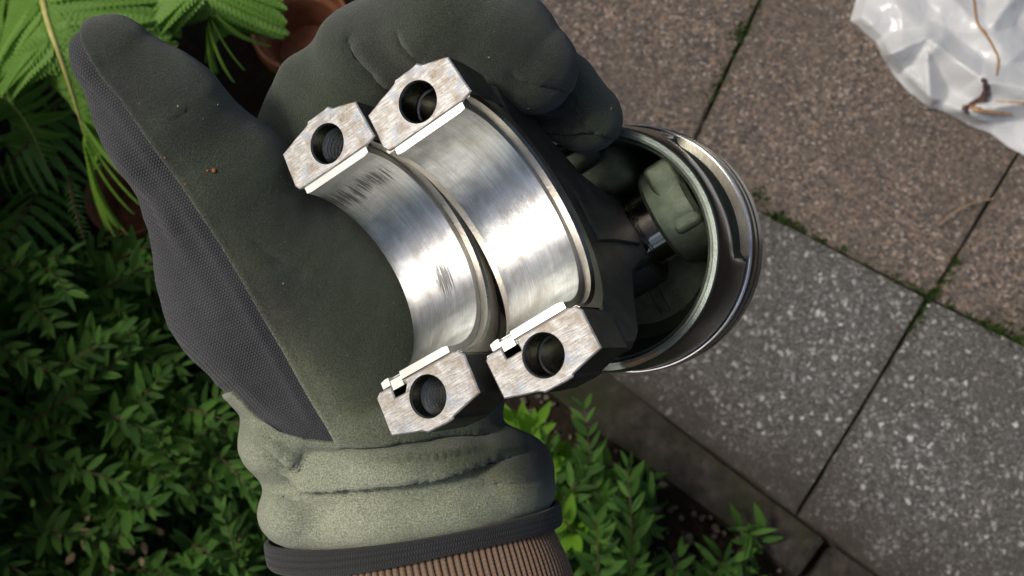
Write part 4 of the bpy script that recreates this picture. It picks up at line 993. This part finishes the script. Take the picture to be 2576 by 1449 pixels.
# relax once or twice so that the grid does not show
for _ in range(2):
    E_ = np.concatenate([Q[:, [0, 1]], Q[:, [1, 2]], Q[:, [2, 3]], Q[:, [3, 0]]]); S = np.zeros_like(V); C_ = np.zeros(len(V))
    np.add.at(S, E_[:, 0], V[E_[:, 1]]); np.add.at(C_, E_[:, 0], 1); np.add.at(S, E_[:, 1], V[E_[:, 0]]); np.add.at(C_, E_[:, 1], 1); V = V * .5 + .5 * S / C_[:, None]
def fold(pts, h, wpx, low=.5, taper=60):
    '''cloth overlapping along a line: raised on its upper side, pulled in below'''
    global V
    px = 1288 + 3000 * V[:, 0] / -V[:, 2]; py = 724.5 - 3000 * V[:, 1] / -V[:, 2]; best = np.full(len(V), 1e9); sg = np.zeros(len(V)); al = np.zeros(len(V)); acc = 0; tot = sum(math.dist(a, b) for a, b in zip(pts[:-1], pts[1:]))
    for (ax_, ay2), (bx_, by_) in zip(pts[:-1], pts[1:]):
        dx, dy = bx_ - ax_, by_ - ay2; L = math.hypot(dx, dy); tt_ = np.clip(((px - ax_) * dx + (py - ay2) * dy) / (L * L), 0, 1); d = np.hypot(px - ax_ - tt_ * dx, py - ay2 - tt_ * dy)
        m = d < best; best[m] = d[m]; sg[m] = (-(dx * (py - ay2) - dy * (px - ax_)))[m]; al[m] = (acc + tt_ * L)[m]; acc += L
    fade = np.clip(np.minimum(al, tot - al) / taper + .05, 0, 1); up = sg > 0
    disp = np.where(up, h * np.exp(-(best / wpx) ** 1.4), -low * h * np.exp(-best / (wpx * .45))) * fade
    N0 = vnormals(V, T); N0 *= np.sign((N0 * (V - V.mean(0))).sum() + 1e-9); V = V + N0 * (disp * (N0[:, 2] > -.1))[:, None]
fold([(632, 1062), (648, 1092), (668, 1118), (702, 1150), (739, 1172), (770, 1180)], 3.2, 60)
fold([(700, 1180), (731, 1197), (783, 1221), (850, 1220), (924, 1212), (1073, 1200), (1165, 1176), (1258, 1150), (1330, 1135)], 3.3, 46, .7, 90)
fold([(846, 1122), (924, 1117), (1050, 1100), (1160, 1090), (1262, 1088)], 1.8, 40, .9, 70)
fold([(668, 1232), (720, 1246), (800, 1262), (900, 1268)], 2.0, 36, .8, 80)
fold([(900, 1160), (1000, 1158), (1120, 1150), (1230, 1130)], 1.2, 36, .7, 80)
fold([(1150, 1225), (1250, 1212), (1360, 1205)], 1.3, 36, .7, 60)
fold([(878, 98), (905, 146), (948, 190), (1005, 240)], 1.7, 36, .9, 40)
fold([(1004, 82), (1022, 114), (1064, 154)], 1.1, 28, .8, 30)
fold([(1285, 184), (1335, 206), (1400, 216), (1446, 236)], .9, 26, .8, 40)
fold([(1320, 318), (1420, 333), (1495, 327), (1556, 350)], 1.1, 26, .8, 40)
fold([(1438, 246), (1462, 288), (1492, 324)], 1.0, 22, .8, 25)
fold([(408, 311), (445, 295), (480, 270)], .4, 12, .8, 25)
fold([(600, 440), (660, 470), (730, 500)], .35, 40, .8, 60)
for _ in range(2):
    S = np.zeros_like(V); np.add.at(S, E_[:, 0], V[E_[:, 1]]); np.add.at(S, E_[:, 1], V[E_[:, 0]]); V = V * .6 + .4 * S / C_[:, None]
Nn = vnormals(V, T)
if (Nn * (V - V.mean(0))).sum() < 0: T = T[:, ::-1]; Nn = -Nn
PX = 1288 + 3000 * V[:, 0] / -V[:, 2]; PY = 724.5 - 3000 * V[:, 1] / -V[:, 2]
# limit of the palm coating: the knitted back shows along the outer thumb
KN = [(250, 10), (222, 45), (206, 80), (210, 112), (230, 152), (262, 200), (302, 246), (347, 312), (400, 388), (450, 455), (503, 535), (560, 622), (612, 712), (662, 800), (712, 882), (762, 972), (802, 1042), (846, 1113), (770, 1105), (704, 1086), (652, 1052), (615, 1012), (585, 985), (470, 1010), (200, 800), (60, 300), (100, 0)]
def poly_sd(px, py, poly):
    d = np.full(px.shape, 1e9); ins = np.zeros(px.shape, bool); n = len(poly)
    for i in range(n):
        ax, ay = poly[i - 1]; bx, by = poly[i]; dx, dy = bx - ax, by - ay
        t = np.clip(((px - ax) * dx + (py - ay) * dy) / (dx * dx + dy * dy), 0, 1); d = np.minimum(d, np.hypot(px - ax - t * dx, py - ay - t * dy))
        if ay != by:
            c = (ay > py) != (by > py); ins ^= c & (px < dx * (py - ay) / (by - ay) + ax)
    return np.where(ins, -d, d)
F_ = np.minimum(poly_sd(PX, PY, KN) / 9.0, (Nn[:, 2] + .62) * 14 + .6 * np.sin(V[:, 1] * .3))
def clip(V, T, F, keep):
    """triangles of the side where F has the wanted sign, cut cleanly along F = 0"""
    s = (F >= 0) if keep > 0 else (F < 0); c = s[T].sum(1); full = T[c == 3]; mixT = T[(c > 0) & (c < 3)]; nv = []; key = {}; out = []; bnd = []; base = len(V)
    def cutv(a, b):
        kk = (min(a, b), max(a, b))
        if kk not in key: t = F[a] / (F[a] - F[b]); key[kk] = base + len(nv); nv.append((a, b, t))
        return key[kk]
    for t in mixT.tolist():
        k = [bool(s[i]) for i in t]
        if sum(k) == 1:
            i = k.index(True); a, b, c_ = t[i], t[(i + 1) % 3], t[(i + 2) % 3]; p, q = cutv(a, b), cutv(a, c_); out.append((a, p, q)); bnd.append((p, q))
        else:
            i = k.index(False); a, b, c_ = t[i], t[(i + 1) % 3], t[(i + 2) % 3]; p, q = cutv(a, b), cutv(a, c_); out += [(p, b, c_), (p, c_, q)]; bnd.append((q, p))
    return np.concatenate([full, np.array(out, dtype=int).reshape(-1, 3)]), nv, bnd
def build_part(keep):
    TT, nv, bnd = clip(V, T, F_, keep)
    if nv:
        ia = np.array([q[0] for q in nv]); ib = np.array([q[1] for q in nv]); tt = np.array([q[2] for q in nv])[:, None]
        V2 = np.concatenate([V, V[ia] * (1 - tt) + V[ib] * tt]); N2 = np.concatenate([Nn, Nn[ia] * (1 - tt) + Nn[ib] * tt]); F2 = np.concatenate([F_, np.zeros(len(nv))])
    else: V2, N2, F2 = V, Nn, F_
    used = np.unique(TT); mp = np.full(len(V2), -1); mp[used] = np.arange(len(used)); bnd = [(mp[a], mp[b]) for a, b in bnd]
    return V2[used], N2[used], F2[used], mp[TT], bnd
def smooth01(x): x = np.clip(x, 0, 1); return x * x * (3 - 2 * x)
def attrs_for(v, f):
    px = 1288 + 3000 * v[:, 0] / -v[:, 2]; py = 724.5 - 3000 * v[:, 1] / -v[:, 2]
    x, y = v[:, 0], v[:, 1]
    w = .11 + .64 * smooth01((2 - y - .38 * (x + 62)) / 46) + .12 * smooth01((-x - 78) / 30) * smooth01((48 - y) / 30)
    w += .20 * np.exp(-np.maximum(f, 0) / 9.0) * smooth01((60 - y) / 40) * (x < -20) + .34 * smooth01((-44 - y - .12 * (x + 40)) / 14)
    w -= .22 * smooth01((x + 22) / 30) * smooth01((y + 62) / 12) + .26 * smooth01((x + 32) / 45) * smooth01((-36 - y) / 10)
    return w
# knit
v, n_, f_, t_, b_ = build_part(-1)
person = empty('person', M_MM @ Vector(mm(1080, 1500, 360)), 'gloved left hand and brown ribbed sleeve holding up the engine parts', 'person')
glove = empty('glove', ORG[person]); glove.parent = person; glove.location = (0, 0, 0)
ax = np.array([.50, -.866, 0]); ay_ = np.array([.866, .5, 0])
# puckered knit along the coating edge
pk = (.55 * np.exp(-((f_ + 3.2) / 1.5) ** 2) + .9 * np.exp(-((f_ + 9.5) / 2.6) ** 2) * np.clip(np.sin(v[:, 1] * .05 + .6), 0, 1))[:, None]
pxk = 1288 + 3000 * v[:, 0] / -v[:, 2]; pyk = 724.5 - 3000 * v[:, 1] / -v[:, 2]
def ridge(pts, wpx, h):
    d = np.full(len(v), 1e9); al = np.zeros(len(v)); acc = 0; tot = sum(math.dist(a, b) for a, b in zip(pts[:-1], pts[1:]))
    for (ax_, ay2), (bx_, by_) in zip(pts[:-1], pts[1:]):
        dx, dy = bx_ - ax_, by_ - ay2; tt_ = np.clip(((pxk - ax_) * dx + (pyk - ay2) * dy) / (dx * dx + dy * dy), 0, 1); e = np.hypot(pxk - ax_ - tt_ * dx, pyk - ay2 - tt_ * dy); L_ = math.hypot(dx, dy); al = np.where(e < d, acc + tt_ * L_, al); d = np.minimum(d, e); acc += L_
    return h * np.exp(-(d / wpx) ** 2) * np.clip(n_[:, 2] * 3 + 1, 0, 1) * np.sin(PI * np.clip(al / tot, 0, 1)) ** .7
pk[:, 0] += ridge([(258, 340), (330, 415), (400, 490), (450, 590)], 22, 1.3) - ridge([(290, 440), (360, 520), (400, 600), (430, 680)], 26, 1.2) + ridge([(360, 590), (420, 690), (480, 790)], 28, .7) + ridge([(500, 890), (580, 930), (660, 1000)], 26, .8)
v = v + n_ * (pk - .25)
knit = obj('knitted_back', xf(M_MM, v), t_.tolist(), M_['knit'], glove, smooth=True, attrs={'tex': np.stack([v @ ax, v @ ay_ - .35 * v[:, 2], v[:, 2]], 1)})
v, n_, f_, t_, b_ = build_part(1)
w_ = attrs_for(v, f_); lift = (.65 + .45 * np.exp(-((f_ - 1.0) / 1.0) ** 2))[:, None]; vo = v + n_ * lift
bs = sorted(set(i for e in b_ for i in e)); mp = {i: len(vo) + k for k, i in enumerate(bs)}
vo = np.concatenate([vo, v[bs] - n_[bs] * .6]); w_ = np.concatenate([w_, w_[bs] * .4])
fc = t_.tolist() + [(b, a, mp[a], mp[b]) for a, b in b_]
vo_px = vo.copy()
coat = obj('coated_palm', xf(M_MM, vo), fc, M_['coat'], glove, smooth=True, attrs={'wear': w_})
# binding round the cuff
def ringpt(t, C, a, b, tilt, sag): return C + np.array([math.cos(tilt), math.sin(tilt), 0]) * a * math.cos(t) + np.array([0, 0, 1]) * b * math.sin(t) + np.array([0, 1, 0]) * sag * math.sin(t)
C = mm(1042, 1338, 367); nb = 200; v = []; f = []; tx = []; cs = 16
def bandpt(t): return ringpt(t, C, 44.8, 31.2, R(7.6), .4) + np.array([0, 1.1 * math.sin(2 * t) * max(0, math.sin(t)), 0])
for i in range(nb):
    t = 2 * PI * i / nb; p = bandpt(t); d = bandpt(t + .01) - bandpt(t - .01); d /= np.linalg.norm(d)
    axv = np.array([math.sin(R(-7.6)), math.cos(R(7.6)), .10]); axv -= d * (axv @ d); axv /= np.linalg.norm(axv); ra = np.cross(d, axv)
    for k in range(cs):
        u = 2 * PI * k / cs; c_, s_ = math.cos(u), math.sin(u); e = lambda z: math.copysign(abs(z) ** .55, z)
        hgt = 3.5 + .35 * math.sin(t * 3 + 1) - .5 * math.cos(t); v.append(p + axv * hgt * e(c_) + ra * 1.1 * e(s_)); tx.append((t * 38, u * 3.2 * .6, 0))
for i in range(nb):
    for k in range(cs): f.append((i * cs + k, i * cs + (k + 1) % cs, ((i + 1) % nb) * cs + (k + 1) % cs, ((i + 1) % nb) * cs + k))
fix(obj('cuff_binding', xf(M_MM, np.array(v)), f, M_['bind'], glove, smooth=True, attrs={'tex': tx}))
# ribbed sleeve
v = []; f = []; tx = []; rb = []; NR = 128; per = 8; n = NR * per; rows = 80
for j in range(rows + 1):
    y = 1300 + 900 * (j / rows); s = (y - 1345) / 120
    c0 = mm(1052 + (y - 1345) * .24, y, 366 - (y - 1345) * .035); A = 40.6 + 1.1 * s + .5 * math.sin(s * 2.0); B = 27.5 + .8 * s
    for i in range(n):
        t = 2 * PI * i / n; rib = .75 * (abs(math.cos(NR * t / 2)) ** .7) - .5
        fold = .7 * math.sin(3 * t + y * .012) * math.sin(y * .02 + t)
        p = ringpt(t + .04 * math.sin(y * .01), c0, A + rib + fold, B + rib + fold, R(7.6), 1.0); v.append(p); tx.append((i / per, y * .10, 0)); rb.append(abs(math.cos(NR * t / 2)) ** .8)
for j in range(rows):
    for i in range(n): f.append((j * n + i, j * n + (i + 1) % n, (j + 1) * n + (i + 1) % n, (j + 1) * n + i))
sl = obj('sleeve', xf(M_MM, np.array(v)), f, M_['sleeve'], person, smooth=True, attrs={'tex': tx, 'rib': rb}); fix(sl)
for p_ in sl.data.edges: pass

# crumbs of rust and grit stuck to the coating
mb = MB(); gm = []; PXc = 1288 + 3000 * vo_px[:, 0] / -vo_px[:, 2]; PYc = 724.5 - 3000 * vo_px[:, 1] / -vo_px[:, 2]
rc_ = random.Random(5); spots = [(541, 424, .75, 1), (530, 430, .4, 1), (420, 398, .4, 1), (470, 470, .3, 1), (720, 712, .35, 0), (455, 268, .3, 0), (1230, 150, .35, 0), (1330, 280, .3, 0), (1543, 272, .55, 0), (860, 1040, .3, 0)]
for _ in range(26): spots.append((rc_.uniform(330, 1400), rc_.uniform(60, 1000), rc_.uniform(.14, .26), rc_.choice((0, 0, 1))))
for (x, y, r, mt) in spots:
    d2 = (PXc - x) ** 2 + (PYc - y) ** 2; near = np.where(d2 < 64)[0]
    if not len(near): continue
    b = vo_px[near[vo_px[near, 2].argmax()]]
    mb.add([tuple(b + np.array(p) * r * np.array([rc_.uniform(.7, 1.3), rc_.uniform(.7, 1.3), .7])) for p in ICO], ICF, None, mt)
g_ = mb.obj('grit', [M_['litter'], M_['rustc']], glove, M_MM, smooth=True); g_['kind'] = 'stuff'
